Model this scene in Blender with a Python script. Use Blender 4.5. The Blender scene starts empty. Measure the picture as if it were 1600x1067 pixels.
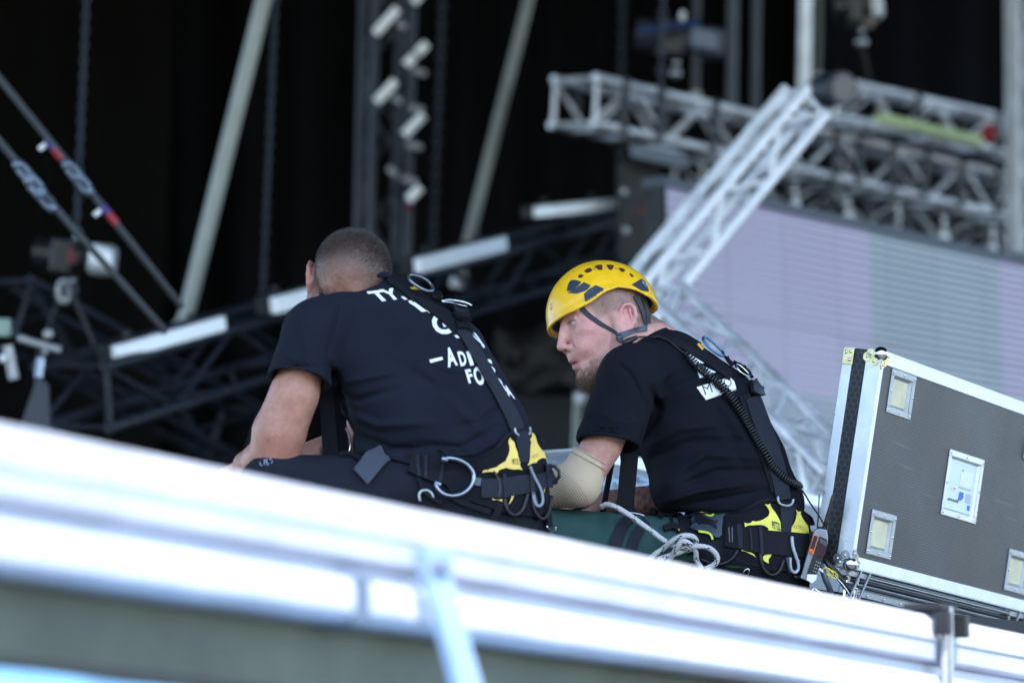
import bpy, bmesh, math, random
import numpy as np
from mathutils import Vector, Matrix, noise
from mathutils.bvhtree import BVHTree

# ------------------------------------------------------------------ camera
S = bpy.context.scene
C = S.collection
random.seed(7)
rng = np.random.default_rng(7)
R = math.radians
FPX = 6000.0                      # focal length in photo pixels (1600 wide)
CAM = np.array((0.0, 0.0, 1.7))
cam_data = bpy.data.cameras.new('camera')
cam = bpy.data.objects.new('camera', cam_data)
C.objects.link(cam)
CM = Matrix.Translation(CAM) @ Matrix.Rotation(R(100.0), 4, 'X') @ Matrix.Rotation(R(0.9), 4, 'Z')
cam.matrix_world = CM
cam_data.sensor_width = 36.0
cam_data.lens = 135.0
cam_data.clip_start = 0.1
cam_data.clip_end = 500.0
cam_data.dof.use_dof = True
cam_data.dof.focus_distance = 9.42
cam_data.dof.aperture_fstop = 2.5
S.camera = cam

# ------------------------------------------------------------------ world, sun, exposure
SUN_EL, SUN_AZ = 52.0, 158.0       # azimuth clockwise from +Y (north): behind the camera, a little right
w = bpy.data.worlds.new('World'); S.world = w; w.use_nodes = True
nt = w.node_tree
sky = nt.nodes.new('ShaderNodeTexSky'); sky.sky_type = 'NISHITA'; sky.sun_disc = False
sky.sun_elevation = R(SUN_EL); sky.sun_rotation = R(SUN_AZ)
sky.air_density = 1.0; sky.dust_density = 0.4; sky.ozone_density = 3.0
bg = nt.nodes['Background']; bg.inputs[1].default_value = 0.15
nt.links.new(sky.outputs[0], bg.inputs[0])
sd = bpy.data.lights.new('sun', 'SUN'); sd.energy = 2.6; sd.angle = R(0.53); sd.color = (1.0, 0.95, 0.88)
so = bpy.data.objects.new('sun', sd); C.objects.link(so)
az, el = R(SUN_AZ), R(SUN_EL)
to_sun = Vector((math.sin(az)*math.cos(el), math.cos(az)*math.cos(el), math.sin(el)))
so.rotation_euler = to_sun.to_track_quat('Z', 'Y').to_euler()
so.location = (-5, -10, 20)
S.render.engine = 'CYCLES'
S.cycles.use_denoising = True
S.cycles.max_bounces = 6
S.view_settings.view_transform = 'Standard'
S.view_settings.look = 'None'
S.view_settings.gamma = 1.0
S.view_settings.exposure = 2.12

# ------------------------------------------------------------------ helpers
MW = np.array(CM)
def PX(px, py, d):
    """photo pixel + distance along the view axis (m) -> world point"""
    v = np.array(((px-800.0)/FPX*d, (533.5-py)/FPX*d, -d, 1.0))
    return (MW @ v)[:3]
def PXA(a, d0):
    """array of (x px, y px down, z px away) round a base distance d0 -> world"""
    a = np.asarray(a, float).reshape(-1, 3)
    d = d0 + a[:, 2]*d0/FPX
    v = np.stack(((a[:, 0]-800)/FPX*d, (533.5-a[:, 1])/FPX*d, -d, np.ones(len(a))), 1)
    return (v @ MW.T)[:, :3]
def V(*a): return np.array(a, float)
def unit(v):
    v = np.asarray(v, float); return v/ (np.linalg.norm(v)+1e-12)
VX = MW[:3, 0].copy(); VU = MW[:3, 1].copy(); VA = -MW[:3, 2].copy()    # view right, up, away

class MB:
    """collects world-space shapes that become one mesh"""
    def __init__(s): s.v = []; s.f = []; s.m = []; s.n = 0
    def add(s, v, f, mi=0):
        v = np.asarray(v, float).reshape(-1, 3)
        s.v.append(v); s.f += [tuple(int(i)+s.n for i in q) for q in f]; s.m += [mi]*len(f); s.n += len(v)
        return s
    def para(s, o, a, b, c, mi=0):
        o, a, b, c = (np.asarray(t, float) for t in (o, a, b, c))
        if np.dot(np.cross(a, b), c) < 0: a, b = b, a
        v = [o, o+a, o+a+b, o+b, o+c, o+a+c, o+a+b+c, o+b+c]
        return s.add(v, [(0, 3, 2, 1), (4, 5, 6, 7), (0, 1, 5, 4), (1, 2, 6, 5), (2, 3, 7, 6), (3, 0, 4, 7)], mi)
    def box(s, c, a, b, d, mi=0):
        c = np.asarray(c, float); a = np.asarray(a, float); b = np.asarray(b, float); d = np.asarray(d, float)
        return s.para(c-a/2-b/2-d/2, a, b, d, mi)
    def tube(s, pts, r, n=8, closed=False, mi=0, mfun=None, ell=None, cap=True):
        P = np.asarray(pts, float); m = len(P)
        rr = np.full(m, r, float) if np.isscalar(r) else np.asarray(r, float)
        T = np.zeros_like(P)
        if closed:
            T = np.roll(P, -1, 0)-np.roll(P, 1, 0)
        else:
            T[1:-1] = P[2:]-P[:-2]; T[0] = P[1]-P[0]; T[-1] = P[-1]-P[-2]
        T /= np.linalg.norm(T, axis=1)[:, None]+1e-12
        ref = V(0, 0, 1) if abs(T[0][2]) < .9 else V(1, 0, 0)
        N = unit(np.cross(T[0], ref)); vs = []
        for i in range(m):
            N = unit(N - T[i]*np.dot(N, T[i])); B = np.cross(T[i], N)
            for k in range(n):
                t = 2*math.pi*k/n
                a, b = rr[i]*math.cos(t), rr[i]*math.sin(t)
                if ell: b *= ell
                vs.append(P[i]+N*a+B*b)
        fs = []; ms = []
        for i in range(m if closed else m-1):
            j = (i+1) % m
            for k in range(n):
                l = (k+1) % n
                fs.append((i*n+k, i*n+l, j*n+l, j*n+k)); ms.append(mfun(i, k) if mfun else mi)
        if not closed and cap:
            fs.append(tuple(range(n-1, -1, -1))); fs.append(tuple((m-1)*n+k for k in range(n))); ms += [mi, mi]
        b0 = len(s.m); s.add(vs, fs, mi); s.m[b0:] = ms
        return s
    def rod(s, a, b, r, n=10, mi=0): return s.tube([a, b], r, n, mi=mi)
    def ball(s, c, r, n=12, mi=0, axes=None):
        c = np.asarray(c, float); rr = np.ones(3)*r
        A = np.eye(3) if axes is None else np.array(axes)
        vs = []; fs = []; h = n//2
        for i in range(h+1):
            t = math.pi*i/h
            for k in range(n):
                p = 2*math.pi*k/n
                q = V(math.sin(t)*math.cos(p), math.sin(t)*math.sin(p), math.cos(t))*rr
                vs.append(c + q@A)
        for i in range(h):
            for k in range(n):
                l = (k+1) % n
                fs.append((i*n+k, (i+1)*n+k, (i+1)*n+l, i*n+l))
        return s.add(vs, fs, mi)
    def prism(s, poly, ext, mi=0):
        """closed polygon (world points) pushed along ext"""
        P = np.asarray(poly, float); n = len(P); ext = np.asarray(ext, float)
        nn = np.zeros(3)
        for i in range(n): nn += np.cross(P[i], P[(i+1) % n])
        if np.dot(nn, ext) < 0: P = P[::-1]
        vs = np.concatenate((P, P+ext))
        fs = [tuple(range(n-1, -1, -1)), tuple(range(n, 2*n))]+[(i, (i+1) % n, n+(i+1) % n, n+i) for i in range(n)]
        return s.add(vs, fs, mi)

ROOT = {}      # object -> world location of its origin frame
def link_mesh(name, verts, faces, mats, parent=None, mi=None, smooth=True, origin=None, fix=False):
    verts = np.asarray(verts, float)
    if parent is not None: base = ROOT[parent.name]
    else:
        if origin is None:
            lo, hi = verts.min(0), verts.max(0); origin = V((lo[0]+hi[0])/2, (lo[1]+hi[1])/2, lo[2])
        base = np.asarray(origin, float)
    me = bpy.data.meshes.new(name)
    me.from_pydata((verts-base).tolist(), [], faces if isinstance(faces, list) else faces.tolist())
    if not isinstance(mats, (list, tuple)): mats = [mats]
    for m in mats: me.materials.append(m)
    if mi is not None: me.polygons.foreach_set('material_index', np.asarray(mi, dtype=np.int32))
    if fix:
        bm = bmesh.new(); bm.from_mesh(me); bmesh.ops.recalc_face_normals(bm, faces=bm.faces); bm.to_mesh(me); bm.free()
    me.polygons.foreach_set('use_smooth', [smooth]*len(me.polygons))
    if smooth == 'auto': pass
    me.update()
    o = bpy.data.objects.new(name, me); C.objects.link(o)
    if parent is not None: o.parent = parent
    else: o.location = base
    ROOT[o.name] = base
    return o
def build(mb, name, mats, parent=None, smooth=False, bevel=0, origin=None, fix=False):
    o = link_mesh(name, np.concatenate(mb.v), mb.f, mats, parent, mb.m, smooth=True if smooth else False, origin=origin, fix=fix)
    if smooth == 'edge':
        me = o.data
        me.set_sharp_from_angle(angle=R(38))
    if bevel:
        b = o.modifiers.new('bevel', 'BEVEL'); b.width = bevel; b.segments = 2; b.limit_method = 'ANGLE'; b.angle_limit = R(40)
    return o
def tag(o, label=None, cat=None, group=None, kind=None):
    if label: o['label'] = label
    if cat: o['category'] = cat
    if group: o['group'] = group
    if kind: o['kind'] = kind
    return o
def thing(name, label, cat, loc, group=None):
    o = bpy.data.objects.new(name, None); C.objects.link(o); o.location = [float(q) for q in loc]
    o.empty_display_size = .1
    ROOT[o.name] = np.asarray(loc, float)
    return tag(o, label, cat, group)

# ------------------------------------------------------------------ materials
MATS = {}
def mat(name, col, rough=.6, metal=0.0, bump=0.0, bscale=200.0, var=0.0, vscale=8.0, sheen=0.0, coat=0.0, sss=0.0, spec=.5,
        emis=None, estr=0, attr=None, coord='Object', rvar=0.0):
    if name in MATS: return MATS[name]
    m = bpy.data.materials.new(name); m.use_nodes = True
    nt = m.node_tree; N = nt.nodes; L = nt.links; b = N['Principled BSDF']
    b.inputs['Base Color'].default_value = (*col, 1)
    b.inputs['Roughness'].default_value = rough; b.inputs['Metallic'].default_value = metal
    b.inputs['Specular IOR Level'].default_value = spec
    if sheen: b.inputs['Sheen Weight'].default_value = sheen; b.inputs['Sheen Roughness'].default_value = .5
    if coat: b.inputs['Coat Weight'].default_value = coat; b.inputs['Coat Roughness'].default_value = .15
    if sss:
        b.inputs['Subsurface Weight'].default_value = sss; b.inputs['Subsurface Radius'].default_value = (1, .35, .2); b.inputs['Subsurface Scale'].default_value = .008
    if emis: b.inputs['Emission Color'].default_value = (*emis, 1); b.inputs['Emission Strength'].default_value = estr
    tc = N.new('ShaderNodeTexCoord')
    src = None
    if attr:
        at = N.new('ShaderNodeAttribute'); at.attribute_name = attr; src = at.outputs['Color']
    if var or rvar:
        nz = N.new('ShaderNodeTexNoise'); nz.inputs['Scale'].default_value = vscale; nz.inputs['Detail'].default_value = 6; nz.inputs['Roughness'].default_value = .65
        L.new(tc.outputs[coord], nz.inputs['Vector'])
    if var:
        mr = N.new('ShaderNodeMapRange'); mr.inputs['From Min'].default_value = .3; mr.inputs['From Max'].default_value = .7
        mr.inputs['To Min'].default_value = 1-var; mr.inputs['To Max'].default_value = 1+var
        L.new(nz.outputs['Fac'], mr.inputs['Value'])
        mx = N.new('ShaderNodeVectorMath'); mx.operation = 'SCALE'
        if src is None: mx.inputs[0].default_value = col
        else: L.new(src, mx.inputs[0])
        L.new(mr.outputs[0], mx.inputs['Scale']); src = mx.outputs[0]
    if rvar:
        mr2 = N.new('ShaderNodeMapRange'); mr2.inputs['From Min'].default_value = .3; mr2.inputs['From Max'].default_value = .7
        mr2.inputs['To Min'].default_value = max(0, rough-rvar); mr2.inputs['To Max'].default_value = min(1, rough+rvar)
        L.new(nz.outputs['Fac'], mr2.inputs['Value']); L.new(mr2.outputs[0], b.inputs['Roughness'])
    if src is not None: L.new(src, b.inputs['Base Color'])
    if bump:
        n2 = N.new('ShaderNodeTexNoise'); n2.inputs['Scale'].default_value = bscale; n2.inputs['Detail'].default_value = 4
        L.new(tc.outputs[coord], n2.inputs['Vector'])
        bp = N.new('ShaderNodeBump'); bp.inputs['Strength'].default_value = bump; bp.inputs['Distance'].default_value = .002
        L.new(n2.outputs['Fac'], bp.inputs['Height']); L.new(bp.outputs[0], b.inputs['Normal'])
    MATS[name] = m
    return m
ALU = mat('aluminium', (.56, .58, .61), .38, .7, var=.16, vscale=22, rvar=.14)
ALUT = mat('truss_aluminium', (.60, .62, .66), .40, .4, var=.35, vscale=7, rvar=.12)
ALUW = mat('bright_aluminium', (.78, .80, .84), .45, .25, var=.12, vscale=14, rvar=.12)
ALUD = mat('dull_aluminium', (.42, .43, .44), .5, .5, var=.15, vscale=20)
CHROME = mat('chrome', (.8, .82, .84), .12, 1.0, rvar=.05, vscale=60)
STEEL = mat('steel', (.28, .29, .31), .3, .9, var=.2, vscale=60)
BLACKM = mat('black_metal', (.006, .0065, .009), .55, .1, var=.3, vscale=20, rvar=.1)
TRUSSD = mat('black_truss_paint', (.016, .020, .030), .42, .2, var=.25, vscale=9, rvar=.1)
BLKPL = mat('black_plastic', (.007, .0075, .010), .42, 0, var=.2, vscale=60)
RUBBER = mat('rubber_tube', (.006, .0065, .009), .5, 0)
WEB = mat('black_webbing', (.0055, .006, .0095), .8, 0, bump=.5, bscale=900, spec=.25, var=.2, vscale=40)
WEBG = mat('grey_webbing', (.013, .0155, .025), .75, 0, bump=.5, bscale=900, spec=.3, var=.2, vscale=40)
PAD = mat('padding_fabric', (.0050, .0055, .0085), .85, 0, bump=.6, bscale=500, spec=.2, var=.2, vscale=30)
YEL = mat('yellow_fabric', (.80, .58, .13), .7, 0, bump=.3, bscale=500, var=.08, vscale=30)
YELG = mat('yellow_green_fabric', (.76, .68, .09), .6, 0, bump=.3, bscale=500, var=.06, vscale=30)
WHITEP = mat('white_print', (.82, .83, .85), .75, 0, var=.05, vscale=80)
TEXTD = mat('dark_print', (.02, .02, .022), .7)
# ------------------------------------------------------------------ truss, chain and other rigging builders
def truss(name, label, A, B, up, w, h, bay, rc, rb, mc, mbr=None, flip=False, group=None, cat='truss', side=None, faces=(0, 1, 2, 3), endframes=True, bands=None):
    A, B, up = np.asarray(A), np.asarray(B), np.asarray(up, float)
    d = unit(B-A); L = np.linalg.norm(B-A)
    up = unit(up-d*np.dot(up, d)); s = unit(np.cross(d, up))*(-1 if flip else 1)
    if flip == 'away' and np.dot(s, VA) < 0: s = -s
    root = thing(name, label, cat, A, group)
    cs = [A, A+up*h, A+up*h+s*w, A+s*w]
    for c in cs:
        m = MB().rod(c, c+d*L, rc, 12)
        build(m, 'chord', mc, root, smooth='edge')
    n = max(1, int(round(L/bay))); st = L/n
    mbr = mbr or mc
    for q in faces:
        a, b = cs[q], cs[(q+1) % 4]
        for i in range(n):
            p, r_ = (a+d*st*i, b+d*st*(i+1)) if i % 2 == 0 else (b+d*st*i, a+d*st*(i+1))
            build(MB().rod(p, r_, rb, 8), 'brace', mbr, root, smooth='edge')
    if endframes:
        for t in (0.02, L-.02):
            m = MB()
            for q in range(4): m.rod(cs[q]+d*t, cs[(q+1) % 4]+d*t, rb, 8)
            build(m, 'end_frame', mbr, root, smooth='edge')
    if bands:
        for t in bands:
            m = MB(); g = rc*1.25
            o = A+d*(L*t)-up*g-s*g
            k = .05; e = .012
            m.para(o, d*k, up*(h+2*g), s*e); m.para(o+s*(w+2*g-e), d*k, up*(h+2*g), s*e)
            m.para(o+s*e, d*k, up*e, s*(w+2*g-2*e)); m.para(o+s*e+up*(h+2*g-e), d*k, up*e, s*(w+2*g-2*e))
            build(m, 'band', BLACKM, root)
    return root
CHAINM = mat('dark_chain_steel', (.05, .06, .08), .45, .6, var=.3, vscale=60)
def chain(label, top, bot, pitch=.032, mt=None, group='hoist chains'):
    top, bot = np.asarray(top), np.asarray(bot); d = unit(bot-top); L = np.linalg.norm(bot-top)
    a = unit(np.cross(d, VA)); b = np.cross(d, a); m = MB(); n = int(L/pitch)
    for i in range(n):
        c = top+d*pitch*(i+.5); sdir = a if i % 2 else b
        pts = []
        for k in range(10):
            t = 2*math.pi*k/10
            pts.append(c+d*math.cos(t)*pitch*.62+sdir*math.sin(t)*pitch*.34)
        m.tube(pts, pitch*.13, 6, closed=True)
    return tag(build(m, 'hoist_chain', mt or CHAINM, smooth=True), label, 'chain', group)

# ------------------------------------------------------------------ the setting
def grid_surface(f, nu, nv):
    vs = [f(i/nu, j/nv) for i in range(nu+1) for j in range(nv+1)]
    fs = [(i*(nv+1)+j, (i+1)*(nv+1)+j, (i+1)*(nv+1)+j+1, i*(nv+1)+j+1) for i in range(nu) for j in range(nv)]
    return vs, fs
GROUND = mat('ground_asphalt', (.045, .046, .05), .9, 0, bump=.8, bscale=30, var=.25, vscale=2)
gv, gf = grid_surface(lambda u, v: (-200+400*u, -150+450*v, 0.03*noise.noise(Vector((u*60, v*60, 0)))-.02), 60, 60)
tag(link_mesh('ground', gv, gf, GROUND), kind='structure')
STG = mat('stage_floor_ply', (.02, .019, .018), .8, 0, var=.2, vscale=1.5)
m = MB().para((-14, 11.6, .03), (28, 0, 0), (0, 16.4, 0), (0, 0, 1.2)); tag(build(m, 'stage_floor', STG), 'black plywood stage floor at the back', 'stage floor', kind='structure')

# black drapes: hung cloth with real folds
def drape(name, label, p0, p1, z0, z1, mt, folds=60, amp=.12, thick=.02, seed=1):
    p0, p1 = V(*p0), V(*p1); dd = unit(p1-p0); nn = V(-dd[1], dd[0], 0)
    nu, nv = folds*8, 10
    def f(u, v):
        z = z0+(z1-z0)*v
        a = amp*(.45*math.sin(u*folds*2*math.pi+3*noise.noise(Vector((u*9, seed, v*1.5)))*2) + .9*noise.noise(Vector((u*folds*.7, seed*3.1, v*1.1))))
        q = p0+(p1-p0)*u+nn*a*(1-.35*v)
        return (q[0], q[1], z)
    vs, fs = grid_surface(f, nu, nv)
    o = link_mesh(name, vs, fs, mt)
    s_ = o.modifiers.new('solid', 'SOLIDIFY'); s_.thickness = thick
    return tag(o, label, 'drape')
DRAPE = mat('black_drape_cloth', (.0034, .0038, .0048), .95, 0, spec=.1, var=.35, vscale=.6)
DRAPEW = mat('dark_brown_scrim', (.0036, .0034, .0032), .95, 0, spec=.1, var=.35, vscale=.6)
DRAPEB = mat('dark_navy_scrim', (.003, .0045, .009), .9, 0, spec=.15, var=.35, vscale=.7)
drape('backdrop_drape', 'tall black backdrop cloth hanging across the back of the stage', (-13, 26.5, 0), (13, 26.5, 0), 1.2, 15, DRAPE, 70, .16)
drape('side_drape', 'dark brownish scrim hanging at the far left behind the guy ropes', (-10, 24.5, 0), (-2.35, 25.6, 0), 1.2, 15, DRAPEW, 18, .10, seed=4)
drape('side_drape', 'navy blue scrim hanging at the upper right behind the trusses', (1.9, 25.6, 0), (9, 24.6, 0), 1.2, 15, DRAPEB, 16, .14, seed=8)
# unseen stage roof, added and edged to keep the sun off the workers
ROOFM = mat('roof_skin', (.02, .02, .023), .8, 0, var=.2, vscale=2)
CAN_Y = 3.4
m = MB().para((-14, CAN_Y, 9.6), (28, 0, 0), (0, 24, 3.0), (0, 0, .25))
rf = thing('shade_roof', 'unseen black roof added high above the workers to keep the sun off', 'roof', (0, CAN_Y, 9.6))
build(m, 'roof_skin', ROOFM, rf)
for x in (-13.6, -6.8, 0, 6.8, 13.6):
    build(MB().para((x-.15, CAN_Y+.1, 9.3), (.3, 0, 0), (0, 23.6, 2.95), (0, 0, .295)), 'roof_beam', BLACKM, rf)
for x in (-13.4, 13.4):
    build(MB().para((x-.25, CAN_Y+.5, 0), (.5, 0, 0), (0, .5, 0), (0, 0, 9.3)), 'roof_column', TRUSSD, rf)
    build(MB().para((x-.25, 26.9, 0), (.5, 0, 0), (0, .5, 0), (0, 0, 12.0)), 'roof_column', TRUSSD, rf)

# ------------------------------------------------------------------ front rail (long pale aluminium beam close to the lens)
RA_, RB_ = PX(0, 669, 4.8), PX(1600, 994, 8.3); E0 = RA_-(RB_-RA_)*.05; E1 = RB_+(RB_-RA_)*.10
ED = unit(E1-E0); EL = np.linalg.norm(E1-E0)
UPW = V(0, 0, 1); EU = unit(UPW-ED*np.dot(UPW, ED)); EN = unit(np.cross(ED, EU))
if np.dot(EN, VA) > 0: EN = -EN          # EN points to the camera side
def rail_pt(t, out, up): return E0+ED*t+EN*out+EU*up
RAILM = mat('white_coated_aluminium', (.46, .50, .60), .5, .1, var=.16, vscale=5, rvar=.12, bump=.3, bscale=40)
CRATE = mat('olive_fascia_board', (.105, .112, .082), .8, 0, var=.25, vscale=3)
rail = thing('roof_edge_rail', 'long white aluminium edge rail running across the foreground', 'rail', E0)
def extr(name, prof, mt, t0=0, t1=None, parent=None, bevel=.004, smooth=False):
    t1 = EL if t1 is None else t1
    return build(MB().prism([rail_pt(t0, o, u) for o, u in prof], ED*(t1-t0)), name, mt, parent or rail, bevel=bevel, smooth=smooth)
extr('top_rail', [(0, 0), (.035, -.004), (.052, -.02), (.056, -.055), (.05, -.098), (-.05, -.098), (-.05, -.02), (-.03, 0)], RAILM, bevel=.006)
extr('rail_web', [(.022, -.098), (.022, -.124), (-.03, -.124), (-.03, -.098)], RAILM)
extr('lower_rail', [(.05, -.124), (.058, -.14), (.058, -.172), (.045, -.186), (-.045, -.186), (-.045, -.124)], RAILM, bevel=.005)
extr('rail_groove', [(.0562, -.050), (.0592, -.053), (.0592, -.056), (.0562, -.059)], ALU, bevel=0)
extr('fascia_board', [(-.01, -.186), (-.01, -.285), (-.03, -.285), (-.03, -.186)], CRATE)
extr('fascia_shadow_strip', [(.005, -.285), (.005, -.303), (-.03, -.303), (-.03, -.285)], BLACKM)  # black strip stands in for the shadow under the fascia
def t_at(px):  # distance along the rail where it crosses a photo column
    lo, hi = 0, EL
    for _ in range(40):
        mid = (lo+hi)/2; q = E0+ED*mid-CAM
        x = 800+np.dot(q, VX)/np.dot(q, VA)*FPX
        lo, hi = (mid, hi) if x < px else (lo, mid)
    return lo
for tt in (.25, .6, .9):
    q_ = rail_pt(EL*tt, -.12, -.10); build(MB().rod(q_, V(q_[0], q_[1], 0), .024, 12), 'rail_post', ALU, rail, smooth='edge'); build(MB().rod(q_+V(0, 0, -.02), rail_pt(EL*tt, -.045, -.12), .018, 10), 'post_bracket', ALU, rail, smooth='edge')
# joint sleeves, clamp and the small gap plates
for px_, wd in ((512, .045),):
    t = t_at(px_)
    build(MB().para(rail_pt(t-wd/2, -.055, -.192), ED*wd, EN*.116, EU*.072), 'joint_sleeve', mat('blue_grey_sleeve', (.10, .14, .20), .5, .3), rail, bevel=.004)
CL = thing('rail_clamp', 'black bolted clamp gripping the white edge rail at lower right', 'clamp', rail_pt(t_at(1432), .06, -.2))
t = t_at(1432)
build(MB().para(rail_pt(t-.055, -.01, .004), ED*.10, EN*.084, EU*.014), 'clamp_top', BLACKM, CL, bevel=.004)
for dt in (-.062, .042):
    build(MB().para(rail_pt(t+dt, .0602, -.045), ED*.022, EN*.03, EU*.045), 'clamp_jaw', BLACKM, CL, bevel=.003)
build(MB().rod(rail_pt(t-.01, .075, .012), rail_pt(t-.01, .075, -.17), .006, 10), 'clamp_bolt', STEEL, CL, smooth='edge')
build(MB().para(rail_pt(t-.03, .0605, -.17), ED*.045, EN*.012, EU*.13), 'clamp_plate', ALUD, CL, bevel=.002)
# pale blue diagonal strut hooked on the rail
STR = mat('pale_blue_strut', (.27, .38, .56), .45, .3, var=.1, vscale=10)
t = t_at(590); a_ = rail_pt(t, .072, -.066); b_ = a_+VU*-.28+VX*.082-VA*.03
st = thing('diagonal_strut', 'pale blue flat strut bolted to the white rail and running down', 'strut', b_)
build(MB().para(a_-VX*.017, VX*.034, (b_-a_)*2.2, EN*.02), 'strut_bar', STR, st, bevel=.004)
build(MB().para(a_-VX*.019+VU*.001+EN*.021, VX*.038, VU*-.05, EN*.012), 'strut_hook', STR, st, bevel=.004)
build(MB().rod(a_-VU*.03+EN*.02, a_-VU*.03+EN*.045, .008), 'bolt', STEEL, st)

# platform on which the two men sit
DECK = mat('platform_ply', (.03, .03, .032), .75, 0, var=.2, vscale=4)
DZ = 2.70
_p, _q = PX(735, 885, 8.95), PX(1160, 945, 9.42); _p[2] = _q[2] = DZ
DD = unit(_q-_p); DN = V(-DD[1], DD[0], 0)
pl = thing('work_platform', 'narrow decked platform the two men sit on behind the white rail', 'platform', V(_p[0], _p[1], 0))
build(MB().para(_p-DD*2.2-DN*.26-V(0, 0, .05), DD*5.4, DN*.46, V(0, 0, .05)), 'deck', DECK, pl)
for o in (-.22, .14):
    build(MB().para(_p-DD*2.2+DN*o-V(0, 0, .25), DD*5.4, DN*.05, V(0, 0, .199)), 'deck_beam', ALU, pl)
for tt in (-1.8, .4, 2.8):
    for o in (-.2, .16):
        q_ = _p+DD*tt+DN*o; build(MB().rod(V(q_[0], q_[1], DZ-.25), V(q_[0], q_[1], 0), .024, 12), 'scaffold_leg', ALU, pl, smooth='edge')
# blue sheet under the rail, lower left corner
BLUE = mat('blue_tarpaulin', (.16, .36, .60), .45, 0, var=.25, vscale=5)
def fb(u, v):
    t = .1+u*2.0; q = rail_pt(t, .02+.16*v+.012*math.sin(u*23)+.01*noise.noise(Vector((u*9, v*5, 1))), -.305-.35*v); return tuple(q)
vs, fs = grid_surface(fb, 60, 14); o = link_mesh('tarpaulin', vs, fs, BLUE); o.modifiers.new('s', 'SOLIDIFY').thickness = .003
tag(o, 'blue tarpaulin sheet hanging below the rail at lower left', 'tarpaulin')

# ------------------------------------------------------------------ rigging behind, left half
LT = 'black trusses hung under the roof'
tA0 = PX(-60, 632, 15.0); tA1 = PX(1000, 300, 21.0)
upA = VU*1.0
truss('lighting_truss', 'long black lighting truss with pale light battens rising to the right behind both men', PX(60, 668, 14.6), PX(1000, 382, 20.5), VU, .30, .235, .52, .022, .011, TRUSSD, TRUSSD, group=LT)
# light battens along it
BATT = mat('batten_diffuser', (.86, .90, .93), .3, 0, var=.05, vscale=14)
def batten(label, p0, p1, d0, d1, th):
    a, b = PX(*p0, d0), PX(*p1, d1); d = unit(b-a); r_ = th/FPX*d0/2
    root = thing('light_batten', label, 'light', a, 'light battens on the black truss')
    up = unit(VU-d*np.dot(VU, d)); n_ = unit(np.cross(d, up)); n_ = n_ if np.dot(n_, VA) < 0 else -n_
    build(MB().para(a-up*r_, b-a, up*2*r_, n_*r_*1.2), 'diffuser', BATT, root, bevel=.008)
    build(MB().para(a-up*r_*1.1-n_*.05-d*.02, b-a+d*.04, up*2.2*r_, n_*.048), 'housing', BLACKM, root, bevel=.004)
    for t in (.2, .8):
        q = a+(b-a)*t; build(MB().para(q+up*r_*1.1-n_*.04-d*.015, d*.03, up*.03, n_*.02), 'hook', BLACKM, root)
batten('pale light batten nearest the left edge, behind the left man\'s arm', (173, 552), (343, 505), 14.6, 15.2, 24)
batten('pale light batten touching the left man\'s ear', (420, 478), (520, 452), 15.5, 15.9, 26)
batten('pale light batten right of the left man\'s head', (645, 416), (782, 381), 16.3, 16.9, 24)
batten('dim narrow light batten at the far end, above the yellow helmet', (832, 332), (958, 319), 18.2, 18.8, 17)
# lower-left lattice truss ends
truss('lattice_truss', 'thin black truss sloping down at the far left edge', PX(-40, 520, 16.5), PX(330, 720, 17.5), VU, .25, .25, .4, .018, .011, TRUSSD, TRUSSD, group=LT)
ft = thing('truss_foot', 'dark grey triangular foot plate under the truss at left', 'foot plate', PX(60, 660, 14))
build(MB().prism([PX(58, 588, 14), PX(30, 672, 14), PX(78, 676, 14), PX(74, 600, 14)], VA*.05), 'foot_plate', mat('dark_grey_plate', (.05, .055, .07), .6, .3), ft, bevel=.004)
build(MB().rod(PX(60, 590, 13.98), PX(64, 560, 14.0), .015), 'pin', STEEL, ft)
# small fittings at the left edge
FX = thing('floodlight', 'pale floodlight clamped at the left edge above the truss foot', 'light', PX(0, 560, 14.5))
build(MB().box(PX(-2, 512, 14.5), VX*.09, VU*.07, VA*.08), 'lamp_head', mat('pale_green_plastic', (.25, .34, .30), .4), FX, bevel=.01)
build(MB().rod(PX(12, 540, 14.5), PX(22, 592, 14.5), .02), 'yoke', ALUD, FX, smooth='edge')
build(MB().rod(PX(28, 528, 14.5), PX(95, 547, 14.5), .014), 'arm', ALUD, FX, smooth='edge')
build(MB().ball(PX(75, 522, 14.45), .020).ball(PX(70, 550, 14.45), .012), 'clamp', ALUD, FX, smooth=True)
build(MB().ball(PX(5, 560, 14.45), .017), 'knob', ALUW, FX, smooth=True)
# pale poles
POLE = mat('pale_pole_paint', (.30, .32, .29), .5, .1, var=.12, vscale=5)
POLED = mat('dull_pole_paint', (.17, .18, .16), .55, .1, var=.15, vscale=5)
def pole(label, p0, p1, d0, d1, wpx, mt):
    a, b = PX(*p0, d0), PX(*p1, d1); r_ = wpx/FPX*(d0+d1)/4
    a2 = a+(a-b)*1.6
    root = thing('roof_prop', label, 'pole', b, 'leaning pale poles')
    build(MB().rod(a2, b, r_, 16), 'tube', mt, root, smooth='edge')
    build(MB().rod(b+(a-b)*.03, b-(a-b)*.02, r_*1.35, 16), 'collar', ALUD, root, smooth='edge')
pole('thick pale leaning pole left of both heads', (412, 0), (284, 520), 17, 17, 25, POLE)
pole('thinner duller leaning pole between the two men', (826, 0), (716, 440), 19.5, 19.5, 18, POLED)
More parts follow.
